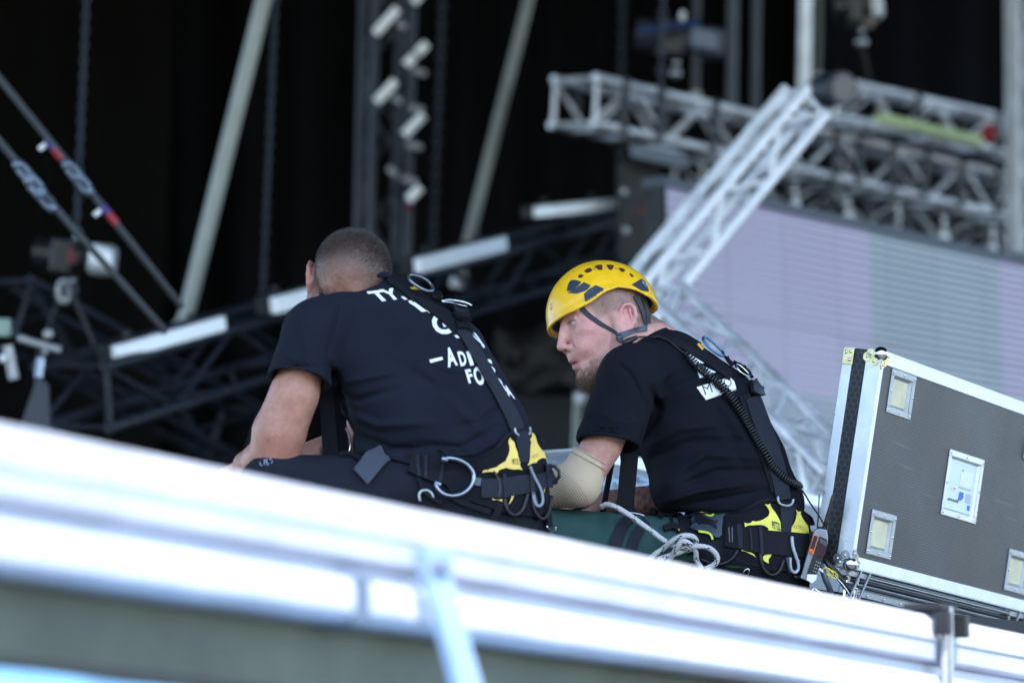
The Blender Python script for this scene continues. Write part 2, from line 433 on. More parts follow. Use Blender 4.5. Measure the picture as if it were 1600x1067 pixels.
# guy ropes
GUY = mat('grey_guy_rope', (.05, .055, .06), .7, 0, bump=.4, bscale=300)
def guy(label, pts, d, fit):
    P = [PX(x, y, d) for x, y in pts]
    root = thing('guy_rope', label, 'rope', P[-1], 'guy ropes at the left')
    build(MB().tube(P, .0125, 8), 'rope', GUY, root, smooth=True)
    dd = unit(P[-1]-P[0])
    for x, y, kind in fit:
        c = PX(x, y, d)
        if kind == 'turn':
            m = MB()
            for s_ in (-1, 1): m.tube([c-dd*.065, c-dd*.045+np.cross(dd, VA)*s_*.014, c+dd*.045+np.cross(dd, VA)*s_*.014, c+dd*.065], .009, 8)
            m.ball(c-dd*.06, .02).ball(c+dd*.06, .02).ball(c, .019)
            build(m, 'turnbuckle', mat('galvanised_steel', (.16, .20, .26), .35, .6, var=.2, vscale=40), root, smooth=True)
        elif kind == 'tagw':
            build(MB().box(c, dd*.018, np.cross(dd, VA)*.05, VA*.01), 'white_tag', WHITEP, root, bevel=.003)
        elif kind == 'red':
            build(MB().rod(c-dd*.0235, c+dd*.0235, .0150), 'red_sleeve', mat('red_sleeve', (.30, .02, .035), .5), root, smooth='edge')
            build(MB().rod(c-dd*.06, c-dd*.024, .0149), 'blue_sleeve', mat('violet_sleeve', (.05, .035, .16), .5), root, smooth='edge')
guy('upper guy rope with red and violet sleeves and two white tags at the left', [(-120, -22), (0, 124), (130, 285), (285, 481)], 13.5, [(70, 227, 'tagw'), (91, 241, 'red'), (122, 278, 'turn'), (156, 330, 'tagw'), (176, 342, 'red')])
guy('lower guy rope with a plain turnbuckle at the far left', [(-120, 80), (0, 222), (110, 352), (260, 520)], 13.2, [(46, 278, 'turn'), (64, 304, 'turn')])
# chains
chain('leftmost hoist chain, hanging above the black hoist', PX(139, -90, 16), PX(119, 375, 16))
chain('hoist chain right of the thick leaning pole', PX(433, -60, 17), PX(410, 470, 17))
chain('hoist chain just right of the dark lattice tower', PX(694, -60, 20.6), PX(676, 400, 20.6), .045)
def hoist(name, label, c, L, Hh, ax, mt, group='chain hoists'):
    ax = unit(ax); up = unit(VU-ax*np.dot(VU, ax)); n_ = np.cross(ax, up)
    root = thing(name, label, 'hoist', c-up*Hh, group)
    build(MB().rod(c-ax*L*.5, c+ax*L*.18, Hh*.5, 18), 'motor', mt, root, smooth='edge')
    build(MB().box(c-ax*L*.1, ax*L*.3, up*Hh*1.15, n_*Hh*1.2), 'gearbox', BLKPL, root, bevel=.015)
    build(MB().box(c+ax*L*.36, ax*L*.3, up*Hh*1.02, n_*Hh), 'end_cover', mt if mt is not BLKPL else ALUD, root, bevel=.03)
    build(MB().rod(c-up*Hh*.6, c-up*Hh*.95, Hh*.12, 10).ball(c-up*Hh*1.1, Hh*.2), 'hook', STEEL, root, smooth=True)
    build(MB().rod(c+up*Hh*.6, c+up*Hh*.9, Hh*.1, 10), 'lifting_eye', STEEL, root, smooth='edge')
    return root
h = hoist('chain_hoist', 'black chain hoist with a white end cover at the far left', PX(118, 402, 16), .34, .13, VX+VU*-.12-VA*.3, BLKPL)
build(MB().box(PX(158, 403, 15.75), VX*.10+VU*-.03, VU*.10, VA*.05), 'white_cover', ALUW, h, bevel=.03)
build(MB().box(PX(112, 401, 15.85), VX*.03, VU*.06, VA*.05), 'red_label', mat('dark_red', (.12, .01, .012), .6), h)
m = MB(); c = PX(100, 470, 16)
sl = thing('wire_sling', 'steel shackle and twin slings below the left hoist', 'sling', c)
build(MB().rod(PX(105, 440, 16), PX(60, 560, 16.2), .010).rod(PX(108, 440, 16), PX(158, 560, 15.8), .010), 'sling', RUBBER, sl, smooth='edge')
build(MB().tube([PX(100+9*math.cos(t), 455+17*math.sin(t), 16) for t in np.linspace(0, 2*math.pi, 12, endpoint=False)], .010, 8, closed=True), 'shackle', ALUD, sl, smooth=True)
# dark lattice tower, its brace glints painted as bars below
def tower(label, xpx, wpx, d, ytop, ybot, mc, mb_, glint=None, rot=.5, bay=.30, rc=.024, rb=.012, lean=0):
    s_ = wpx/FPX*d
    A = PX(xpx+lean, ybot, d); top = A+V(0, 0, 1)*((ybot-ytop)/FPX*d*1.02)
    up = V(math.cos(rot), math.sin(rot), 0)
    return truss('lattice_tower', label, A, top, up, s_, s_, bay, rc, rb, mc, mb_, group='lattice towers', cat='tower')
GLINT = mat('polished_brace', (.75, .74, .72), .28, .8)
tower('dark lattice tower with glinting diagonal braces above the left man\'s head', 577, 62, 20, -160, 520, TRUSSD, TRUSSD, rot=.35, lean=-2)
# sun glints on that tower's braces, painted as short white bars
tg = thing('brace_glint_bars', 'short bars, the white ones painted as sun glints, across the dark lattice tower', 'bars', PX(620, 330, 19.8))
for (x0, y0, x1, y1) in ((586, 53, 621, 14), (634, 102, 648, 88), (652, 84, 667, 69), (588, 160, 618, 127), (632, 211, 662, 180), (638, 313, 657, 293), (645, 4, 674, -26)):
    build(MB().rod(PX(x0, y0, 19.75), PX(x1, y1, 19.75), .023, 10), 'bar', mat('painted_sun_glint', (.93, .93, .92), .4), tg, smooth='edge')
for (x0, y0, x1, y1) in ((621, 36, 634, 44), (646, 110, 666, 116), (612, 152, 628, 160), (640, 168, 662, 172), (636, 226, 660, 231), (606, 262, 620, 274), (628, 278, 652, 285)):
    build(MB().rod(PX(x0, y0, 19.75), PX(x1, y1, 19.75), .016, 8), 'bar', ALUD, tg, smooth='edge')
build(MB().ball(PX(637, 326, 19.7), .02), 'red_knob', mat('dark_red', (.12, .01, .012), .6), tg, smooth=True)
# pale things low in the middle distance
o = thing('dust_sheet', 'crumpled grey dust sheet lying far behind between the two men', 'sheet', PX(850, 600, 24))
def fs_(u, v):
    x = 775+u*150; y = 515+v*95+10*math.sin(u*7); n_ = noise.noise(Vector((u*5, v*5, 2)))
    return tuple(PX(x, y, 22.5+n_*.35+v*-.6))
vs, fs = grid_surface(fs_, 24, 16); q = link_mesh('cloth', vs, fs, mat('grey_dust_sheet', (.030, .028, .027), .9, 0, var=.5, vscale=3), o); q.modifiers.new('s', 'SOLIDIFY').thickness = .01
o = thing('equipment_case', 'low black case standing under the grey dust sheet', 'case', PX(840, 760, 21))
build(MB().para(PX(780, 622, 21), VX*.5, VU*-.35, VA*.6), 'body', BLACKM, o, bevel=.01)
build(MB().para(PX(780, 622, 20.98)+VU*.001, VX*.5, VU*-.04, VA*-.01), 'rim', BLACKM, o)
o = thing('white_post', 'short pale post glimpsed behind the bearded man\'s beard', 'post', PX(905, 720, 17))
build(MB().rod(PX(905, 612, 17), PX(900, 740, 17), .024, 12), 'shaft', POLE, o, smooth='edge')
build(MB().ball(PX(908, 622, 17), .035), 'cap', ALUW, o, smooth=True)

# ------------------------------------------------------------------ rigging behind, right half
RT = 'pale aluminium trusses at the right'
BD = unit(PX(1600, 342, 21.6)-PX(925, 190, 19.0))
truss('aluminium_truss', 'long pale truss with black bands, open end pointing left', PX(925, 192, 19.0), PX(1680, 360, 22.3), VU, .27, .228, .30, .021, .012, ALUT, ALUT, group=RT, flip=True,
      bands=[.045, .11, .21, .33, .45, .50, .57, .64, .72, .80, .88])
truss('aluminium_truss', 'upper right pale truss above the banded truss', PX(1302, 180, 20.2), PX(1690, 262, 21.8), VU, .2, .19, .27, .019, .011, ALUT, ALUT, group=RT, flip=True, bands=[.30, .62])
truss('aluminium_truss', 'half hidden pale truss running just above the screen', PX(1090, 300, 22.5), PX(1700, 425, 24.5), VU, .25, .22, .33, .020, .012, ALUD, ALUD, group=RT, flip=True, bands=[.1, .2, .3, .4, .5, .6, .7, .8])
truss('aluminium_truss', 'white truss leaning steeply left of the screen', PX(1023, 500, 15.2), PX(1292, 177, 15.6), VX*-.76+VU*.65-VA*.5, .15, .140, .21, .023, .011, ALUW, ALUW, group=RT, flip='away')
truss('aluminium_truss', 'white truss sloping down behind the bearded man\'s back', PX(1040, 508, 14.2), PX(1330, 800, 13.4), VU, .20, .17, .17, .021, .012, ALUT, ALUT, group=RT)
# loose tube, red sack, spotlight
tag(build(MB().tube([PX(1372, 184, 19.6), PX(1530, 221, 20.2)], .030, 12), 'padding_tube', mat('pale_green_foam', (.42, .52, .26), .6, var=.1), smooth='edge'), 'pale green foam tube lying along the upper truss', 'tube')
tag(build(MB().ball(PX(1546, 208, 19.8), .042, axes=[V(1, .2, 0), V(0, .7, .3), V(0, -.2, 1.2)]), 'red_bag', mat('red_cloth', (.32, .012, .02), .7, var=.2), smooth=True), 'small red cloth bag tied beside the green tube', 'bag')
sp = thing('spotlight', 'round black spotlight at the head of the leaning white truss', 'light', PX(1285, 165, 17))
a = unit(-VA+VX*.5)
build(MB().rod(PX(1287, 142, 17), PX(1287, 142, 17)+a*.16, .075, 20), 'housing', mat('blue_black', (.022, .028, .045), .5), sp, smooth='edge')
build(MB().rod(PX(1287, 142, 17)+a*.16, PX(1287, 142, 17)+a*.17, .06, 20), 'lens', mat('dim_lens', (.05, .06, .09), .2), sp, smooth='edge')
h2 = hoist('chain_hoist', 'black chain hoist hanging above the left end of the banded truss', PX(1062, 62, 18.5), .42, .15, VX+VU*-.12, mat('blue_black', (.022, .028, .045), .5))
build(MB().rod(PX(1000, 48, 18.3), PX(1095, 36, 18.3), .018, 8), 'cover_rail', mat('blue_anodised', (.05, .09, .22), .3, .6), h2, smooth='edge')
build(MB().box(PX(1100, 62, 18.1), VX*.12+VU*-.02, VU*.1, VA*.04), 'side_plate', mat('blue_grey', (.10, .12, .16), .5), h2, bevel=.015)
h3 = hoist('chain_hoist', 'black chain hoist cut off by the top edge of the picture', PX(1340, 8, 19), .24, .17, VX+VU*.1, BLKPL)
build(MB().rod(PX(1335, 30, 18.9), PX(1356, 125, 19.2), .018, 8), 'strap', BLACKM, h3, smooth='edge')
build(MB().ball(PX(1358, 36, 18.8), .03), 'hook_block', mat('brown_grey', (.16, .12, .10), .6), h3, smooth=True)
chain('hoist chain passing in front of the hoist beside the banded truss', PX(1038, -60, 18.2), PX(1030, 235, 18.2), .045)
chain('hoist chain hanging down to the upper right hoist', PX(1334, -80, 19), PX(1336, -20, 19), .045)
chain('dim hoist chain far behind the helmet', PX(974, -60, 23), PX(966, 400, 23), .045)
COLB = mat('blue_grey_column', (.055, .065, .085), .45, .5, var=.2, vscale=6)
def column(label, x0, x1, y1, wpx, d, mt):
    a = PX(x0, -120, d); b = PX(x1, y1, d); r_ = wpx/FPX*d/2
    root = thing('rigging_column', label, 'column', b, 'vertical columns at the right')
    build(MB().rod(a, b, r_, 14), 'tube', mt, root, smooth='edge')
    build(MB().rod(b+(a-b)*.02, b-(a-b)*.02, r_*1.5, 14), 'coupler', ALUD, root, smooth='edge')
column('pale column ending at the top of the leaning white truss', 1261, 1256, 150, 21, 21, ALUT)
column('dark blue column left of the pale column', 1147, 1143, 175, 17, 22.5, COLB)
column('dark blue column between two columns above the truss', 1184, 1180, 185, 13, 23, COLB)
column('thin greenish column right of the pale column', 1282, 1278, 120, 9, 23.5, mat('greenish_tube', (.08, .10, .09), .5, .3))
column('slim dark column behind the hoist at the upper middle', 1090, 1087, 150, 11, 24, COLB)
tower('pale lattice tower at the right edge of the picture', 1590, 28, 19.5, -140, 396, ALUD, ALUD, rot=.3, bay=.26, rc=.022)
bk = thing('rigging_box', 'black dimmer box hanging below the open end of the banded truss', 'box', PX(1000, 420, 18))
build(MB().para(PX(966, 250, 18.5), VX*.20, VU*-.5, VA*.3), 'body', BLACKM, bk, bevel=.01)
build(MB().para(PX(985, 246, 18.3), VX*.27+VU*-.06, VU*.07, VA*.12), 'top_rail', mat('blue_grey', (.10, .12, .16), .5), bk, bevel=.01)
for x, y in ((975, 300), (1000, 330), (978, 360), (1022, 306)): build(MB().ball(PX(x, y, 18.2), .018), 'knob', ALUD if x != 1000 else mat('dark_red', (.12, .01, .012), .6), bk, smooth=True)
for i, (x, y) in enumerate(((1243, 322), (1325, 341), (1404, 352), (1475, 371), (1551, 390))):
    lm = thing('hanging_clamp', ('silver hook clamp under the truss, %s' % ('leftmost of the row above the screen', 'above the lilac part of the screen', 'dimmest of the row, mid screen top', 'third bright one from the left of the row', 'rightmost of the row by the lattice tower')[i]), 'clamp', PX(x, y, 20.3), 'silver clamps above the screen')
    sc = .6 if i == 2 else 1
    build(MB().ball(PX(x, y, 20.3), .028*sc, axes=[V(1, 0, 0), V(0, 1, 0), V(0, 0, 1.35)]), 'body', ALUD if i == 2 else ALUW, lm, smooth=True)
    build(MB().rod(PX(x, y-8, 20.3), PX(x-2, y-34, 20.3), .012), 'stem', STEEL, lm, smooth='edge')
# ------------------------------------------------------------------ big screen
O_ = PX(1036, 292, 16.0)
SR = unit(PX(1640, 424, 19.2)-O_); SU = unit(V(0, 0, 1)-SR*np.dot(SR, V(0, 0, 1))); SN = unit(np.cross(SR, SU))
if np.dot(SN, VA) > 0: SN = -SN
SW, SH = 5.2, 2.6
def screen_mat():
    m = bpy.data.materials.new('screen_face'); m.use_nodes = True
    nt = m.node_tree; N = nt.nodes; L = nt.links; b = N['Principled BSDF']
    at = N.new('ShaderNodeAttribute'); at.attribute_name = 'scr'      # x along, y down in metres
    sp_ = N.new('ShaderNodeSeparateXYZ'); L.new(at.outputs['Vector'], sp_.inputs[0])
    def math_(op, a, b_=None, c=None):
        n = N.new('ShaderNodeMath'); n.operation = op
        for i, q in enumerate((a, b_, c)):
            if q is None: continue
            if isinstance(q, (int, float)): n.inputs[i].default_value = q
            else: L.new(q, n.inputs[i])
        return n.outputs[0]
    X, Y = sp_.outputs[0], sp_.outputs[1]
    fr = math_('FRACT', math_('MULTIPLY', Y, 1/.0345))
    line = math_('GREATER_THAN', fr, .66)
    a1 = math_('MULTIPLY', math_('LESS_THAN', X, 1.83), math_('LESS_THAN', Y, .80))
    a2 = math_('GREATER_THAN', X, 3.2)
    lil = math_('MAXIMUM', a1, a2)
    mx = N.new('ShaderNodeMix'); mx.data_type = 'RGBA'; L.new(lil, mx.inputs[0])
    mx.inputs[6].default_value = (.13, .172, .175, 1); mx.inputs[7].default_value = (.29, .205, .32, 1)
    cx, cy = math_('FLOOR', math_('MULTIPLY', X, 2.0)), math_('FLOOR', math_('MULTIPLY', Y, 2.0))
    cb = N.new('ShaderNodeCombineXYZ'); L.new(cx, cb.inputs[0]); L.new(cy, cb.inputs[1])
    wn = N.new('ShaderNodeTexWhiteNoise'); L.new(cb.outputs[0], wn.inputs['Vector'])
    seam = math_('MAXIMUM', math_('LESS_THAN', math_('FRACT', math_('MULTIPLY', X, 2.0)), .016), math_('LESS_THAN', math_('FRACT', math_('MULTIPLY', Y, 2.0)), .016))
    gain = math_('MULTIPLY', math_('ADD', math_('MULTIPLY', wn.outputs['Value'], .08), .96), math_('SUBTRACT', 1.0, math_('MULTIPLY', seam, .35)))
    mx2 = N.new('ShaderNodeMix'); mx2.data_type = 'RGBA'; L.new(line, mx2.inputs[0])
    L.new(mx.outputs[2], mx2.inputs[6]); mx2.inputs[7].default_value = (.60, .60, .68, 1)
    sg = N.new('ShaderNodeVectorMath'); sg.operation = 'SCALE'; L.new(mx2.outputs[2], sg.inputs[0]); L.new(gain, sg.inputs['Scale'])
    L.new(sg.outputs[0], b.inputs['Base Color']); b.inputs['Roughness'].default_value = .55
    return m
scr = thing('video_screen', 'huge lilac and grey green video wall with fine horizontal lines', 'screen', O_-SU*SH)
vs = [O_, O_+SR*SW, O_+SR*SW-SU*SH, O_-SU*SH]
q = link_mesh('screen_face', [p+SN*.012 for p in vs], [(0, 1, 2, 3)], screen_mat(), scr, smooth=False)
at = q.data.attributes.new('scr', 'FLOAT_VECTOR', 'POINT')
for i, v in enumerate(((0, 0, 0), (SW, 0, 0), (SW, SH, 0), (0, SH, 0))): at.data[i].vector = v
build(MB().para(O_-SU*SH-SN*.1, SR*SW, SU*SH, SN*.1), 'cabinet', BLACKM, scr)
build(MB().para(O_+SU*.002-SN*.1, SR*SW, SU*.045, SN*.11), 'top_frame', mat('dark_slate_frame', (.06, .07, .09), .6, .1), scr, bevel=.004)
# ------------------------------------------------------------------ flight cases
def ray_plane(px, py, O, N):
    d = unit(PX(px, py, 1.0)-CAM); t = np.dot(O-CAM, N)/np.dot(d, N); return CAM+d*t
O = PX(1329, 886, 9.33); Rv = unit(PX(1600, 955, 10.22)-O)
lo_, hi_ = -.3, .3
for _ in range(40):
    md = (lo_+hi_)/2; Uq = PX(1379, 548, 9.33+md)-O
    if np.dot(Uq, Rv)*np.dot(VA, Rv) > 0: hi_ = md
    else: lo_ = md
CH = np.linalg.norm(Uq); Uv = unit(Uq); Nv = unit(np.cross(Rv, Uv))
if np.dot(Nv, VA) > 0: Nv = -Nv       # Nv faces the camera
CLN = 1.46; CT = .103                  # length, thickness (goes -Nv)
def fuv(px, py):
    p = ray_plane(px, py, O, Nv)-O; return np.dot(p, Rv), np.dot(p, Uv)
def FP(a, b, n=0.0): return O+Rv*a+Uv*b+Nv*n

def panel_mat(name, c1, c2, sx, sy, rough=.35, bump=.5, hexa=False):
    m = bpy.data.materials.new(name); m.use_nodes = True
    nt = m.node_tree; N = nt.nodes; L = nt.links; b = N['Principled BSDF']; b.inputs['Specular IOR Level'].default_value = .4
    at = N.new('ShaderNodeAttribute'); at.attribute_name = 'uvw'
    mp = N.new('ShaderNodeMapping'); mp.inputs['Scale'].default_value = (sx, sy, 1); L.new(at.outputs['Vector'], mp.inputs[0])
    if hexa:
        t = N.new('ShaderNodeTexVoronoi'); t.feature = 'DISTANCE_TO_EDGE'; t.inputs['Randomness'].default_value = 0.0
        # hex packing: shear the lattice rows by half a cell
        mp.inputs['Scale'].default_value = (1, 1, 1)
        sp_ = N.new('ShaderNodeSeparateXYZ'); L.new(at.outputs['Vector'], sp_.inputs[0])
        def M(op, a, b_=None):
            n = N.new('ShaderNodeMath'); n.operation = op
            for i, q in enumerate((a, b_)):
                if q is None: continue
                if isinstance(q, (int, float)): n.inputs[i].default_value = q
                else: L.new(q, n.inputs[i])
            return n.outputs[0]
        r3 = math.sqrt(3)
        x = M('MULTIPLY', sp_.outputs[0], sx); y = M('MULTIPLY', sp_.outputs[1], sx)
        def cell(ox, oy):
            fx = M('SUBTRACT', M('FRACT', M('ADD', x, ox)), .5)
            fy = M('MULTIPLY', M('SUBTRACT', M('FRACT', M('ADD', M('DIVIDE', y, r3), oy)), .5), r3)
            ax, ay = M('ABSOLUTE', fx), M('ABSOLUTE', fy)
            return M('MAXIMUM', ax, M('ADD', M('MULTIPLY', ax, .5), M('MULTIPLY', ay, r3/2)))
        h = M('MINIMUM', cell(0, 0), cell(.5, .5))
        fac = M('GREATER_THAN', h, .44)
        facv = fac
    else:
        t = N.new('ShaderNodeTexBrick'); t.inputs['Scale'].default_value = 1.0
        t.inputs['Mortar Size'].default_value = .20; t.inputs['Brick Width'].default_value = 1.0; t.inputs['Row Height'].default_value = 1.0
        t.inputs['Mortar Smooth'].default_value = .2
        L.new(mp.outputs[0], t.inputs['Vector']); facv = t.outputs['Fac']
    nz = N.new('ShaderNodeTexNoise'); nz.inputs['Scale'].default_value = 3.5; nz.inputs['Detail'].default_value = 6
    L.new(at.outputs['Vector'], nz.inputs['Vector'])
    mx = N.new('ShaderNodeMix'); mx.data_type = 'RGBA'; L.new(facv, mx.inputs[0])
    mx.inputs[6].default_value = (*c1, 1); mx.inputs[7].default_value = (*c2, 1)
    mr = N.new('ShaderNodeMapRange'); mr.inputs['From Min'].default_value = .25; mr.inputs['From Max'].default_value = .75; mr.inputs['To Min'].default_value = .55; mr.inputs['To Max'].default_value = 1.5; L.new(nz.outputs[0], mr.inputs['Value'])
    nz2 = N.new('ShaderNodeTexNoise'); nz2.inputs['Scale'].default_value = 2.2; nz2.inputs['Detail'].default_value = 3; L.new(at.outputs['Vector'], nz2.inputs['Vector'])
    mr2 = N.new('ShaderNodeMapRange'); mr2.inputs['From Min'].default_value = .48; mr2.inputs['From Max'].default_value = .68; mr2.inputs['To Max'].default_value = 0.0 if hexa else .55; L.new(nz2.outputs[0], mr2.inputs['Value'])
    mxb = N.new('ShaderNodeMix'); mxb.data_type = 'RGBA'; L.new(mr2.outputs[0], mxb.inputs[0]); L.new(mx.outputs[2], mxb.inputs[6]); mxb.inputs[7].default_value = (.060, .040, .036, 1)
    mps = N.new('ShaderNodeMapping'); mps.inputs['Scale'].default_value = (3, 70, 1); mps.inputs['Rotation'].default_value = (0, 0, .5); L.new(at.outputs['Vector'], mps.inputs[0])
    nz3 = N.new('ShaderNodeTexNoise'); nz3.inputs['Scale'].default_value = 1.0; nz3.inputs['Detail'].default_value = 5; L.new(mps.outputs[0], nz3.inputs['Vector'])
    mr3 = N.new('ShaderNodeMapRange'); mr3.inputs['From Min'].default_value = .66; mr3.inputs['From Max'].default_value = .70; mr3.inputs['To Max'].default_value = .22; L.new(nz3.outputs[0], mr3.inputs['Value'])
    mxs = N.new('ShaderNodeMix'); mxs.data_type = 'RGBA'; L.new(mr3.outputs[0], mxs.inputs[0]); L.new(mxb.outputs[2], mxs.inputs[6]); mxs.inputs[7].default_value = (.16, .16, .17, 1)
    sc = N.new('ShaderNodeVectorMath'); sc.operation = 'SCALE'; L.new(mxs.outputs[2], sc.inputs[0]); L.new(mr.outputs[0], sc.inputs['Scale'])
    L.new(sc.outputs[0], b.inputs['Base Color']); b.inputs['Roughness'].default_value = rough
    bp = N.new('ShaderNodeBump'); bp.inputs['Strength'].default_value = bump; bp.inputs['Distance'].default_value = .001
    L.new(facv, bp.inputs['Height']); L.new(bp.outputs[0], b.inputs['Normal'])
    return m
PANEL = panel_mat('embossed_brown_panel', (.017, .019, .027), (.050, .051, .064), 118, 150, .45, .8)
HEXP = panel_mat('hex_black_panel', (.010, .011, .013), (.040, .042, .048), 62, 62, .5, .6, hexa=True)
def uvw_mesh(name, pts2, faces, P, mt, parent):
    o = link_mesh(name, [P(a, b) for a, b in pts2], faces, mt, parent, smooth=False)
    at = o.data.attributes.new('uvw', 'FLOAT_VECTOR', 'POINT')
    for i, (a, b) in enumerate(pts2): at.data[i].vector = (a, b, 0)
    return o
def rect_holes(a0, a1, b0, b1, holes):
    As = sorted({a0, a1, *[h[i] for h in holes for i in (0, 1)]}); Bs = sorted({b0, b1, *[h[i] for h in holes for i in (2, 3)]})
    As = [a for a in As if a0 <= a <= a1]; Bs = [b for b in Bs if b0 <= b <= b1]
    pts = [(a, b) for a in As for b in Bs]; fs = []
    for i in range(len(As)-1):
        for j in range(len(Bs)-1):
            ca, cb = (As[i]+As[i+1])/2, (Bs[j]+Bs[j+1])/2
            if any(h[0] < ca < h[1] and h[2] < cb < h[3] for h in holes): continue
            n = len(Bs); fs.append((i*n+j, (i+1)*n+j, (i+1)*n+j+1, i*n+j+1))
    return pts, fs
case = thing('flight_case', 'large dark flight case with bright aluminium edges and ball corners, tilted at the right', 'flight case', O)
def bbox_uv(q):
    A = [fuv(*p) for p in q]
    return (min((A[0][0]+A[3][0])/2, A[0][0]+1), (A[1][0]+A[2][0])/2, (A[2][1]+A[3][1])/2, (A[0][1]+A[1][1])/2)
d_tl = bbox_uv([(1394.3, 575), (1431, 588.4), (1421.3, 656), (1383, 643.8)])
d_lab = bbox_uv([(1483, 701), (1536, 718), (1524.8, 818), (1469.5, 804.5)])
d_bl = bbox_uv([(1360.5, 795.5), (1400, 804.5), (1391, 873.3), (1353.8, 865.7)])
CLN = fuv(1572, 890)[0]+d_bl[1]
mirror = lambda h: (CLN-h[1], CLN-h[0], h[2], h[3])
dishes = [('corner', d_tl), ('label', d_lab), ('corner', d_bl), ('corner', mirror(d_tl)), ('corner', mirror(d_bl))]
inn = .016
holes = [(h[0]+inn, h[1]-inn, h[2]+inn, h[3]-inn) for _, h in dishes]
pts, fs = rect_holes(.012, CLN-.012, .02, CH-.02, holes)
uvw_mesh('front_panel', pts, fs, lambda a, b: FP(a, b, 0), PANEL, case)
# the body behind (sides, back, inner box)
build(MB().para(FP(.006, .006, -.035), Rv*(CLN-.012), Uv*(CH-.012), -Nv*(CT-.037)), 'body', BLACKM, case)
# front edge strips: angle profiles
w_ = .0225
build(MB().para(FP(0, CH-.031, -.001), Rv*CLN, Uv*.031, Nv*.0035), 'edge_profile', ALUW, case, bevel=.001)
build(MB().para(FP(0, 0, -.001), Rv*CLN, Uv*.029, Nv*.0035), 'edge_profile', ALUW, case, bevel=.001)
build(MB().para(FP(0, .029, -.001), Rv*.015, Uv*(CH-.06), Nv*.003), 'edge_profile', ALUW, case, bevel=.001)
build(MB().para(FP(CLN-.022, .029, -.001), Rv*.022, Uv*(CH-.06), Nv*.003), 'edge_profile', ALUW, case, bevel=.001)
# left side face: wide front profile, hex panel, rear profile
SP = lambda n, b, o=0.0: O - Nv*n + Uv*b - Rv*o
build(MB().para(SP(-.002, 0, .003), -Nv*.042, Uv*CH, Rv*.004), 'edge_profile', ALU, case, bevel=.001)
build(MB().para(SP(.077, 0, .003), -Nv*.026, Uv*CH, Rv*.004), 'edge_profile', ALU, case, bevel=.001)
uvw_mesh('side_panel', [(.040, 0.0), (.040, CH), (.078, CH), (.078, 0.0)], [(0, 1, 2, 3)], lambda n, b: SP(n, b, 0.0), HEXP, case)
# top and bottom profiles
build(MB().para(FP(0, CH-.001, .0025), Rv*CLN, -Nv*.04, Uv*.003), 'edge_profile', ALUW, case, bevel=.001)
build(MB().para(FP(0, CH-.001, -CT+.026), Rv*CLN, -Nv*.026, Uv*.003), 'edge_profile', ALUW, case, bevel=.001)
build(MB().para(FP(0, -.003, .0025), Rv*CLN, -Nv*.05, Uv*.003), 'edge_profile', ALU, case, bevel=.001)
uvw_mesh('top_panel', [(0, .0375), (CLN, .0375), (CLN, .077), (0, .077)], [(0, 1, 2, 3)], lambda a, n: FP(a, CH-.002, -n), HEXP, case)
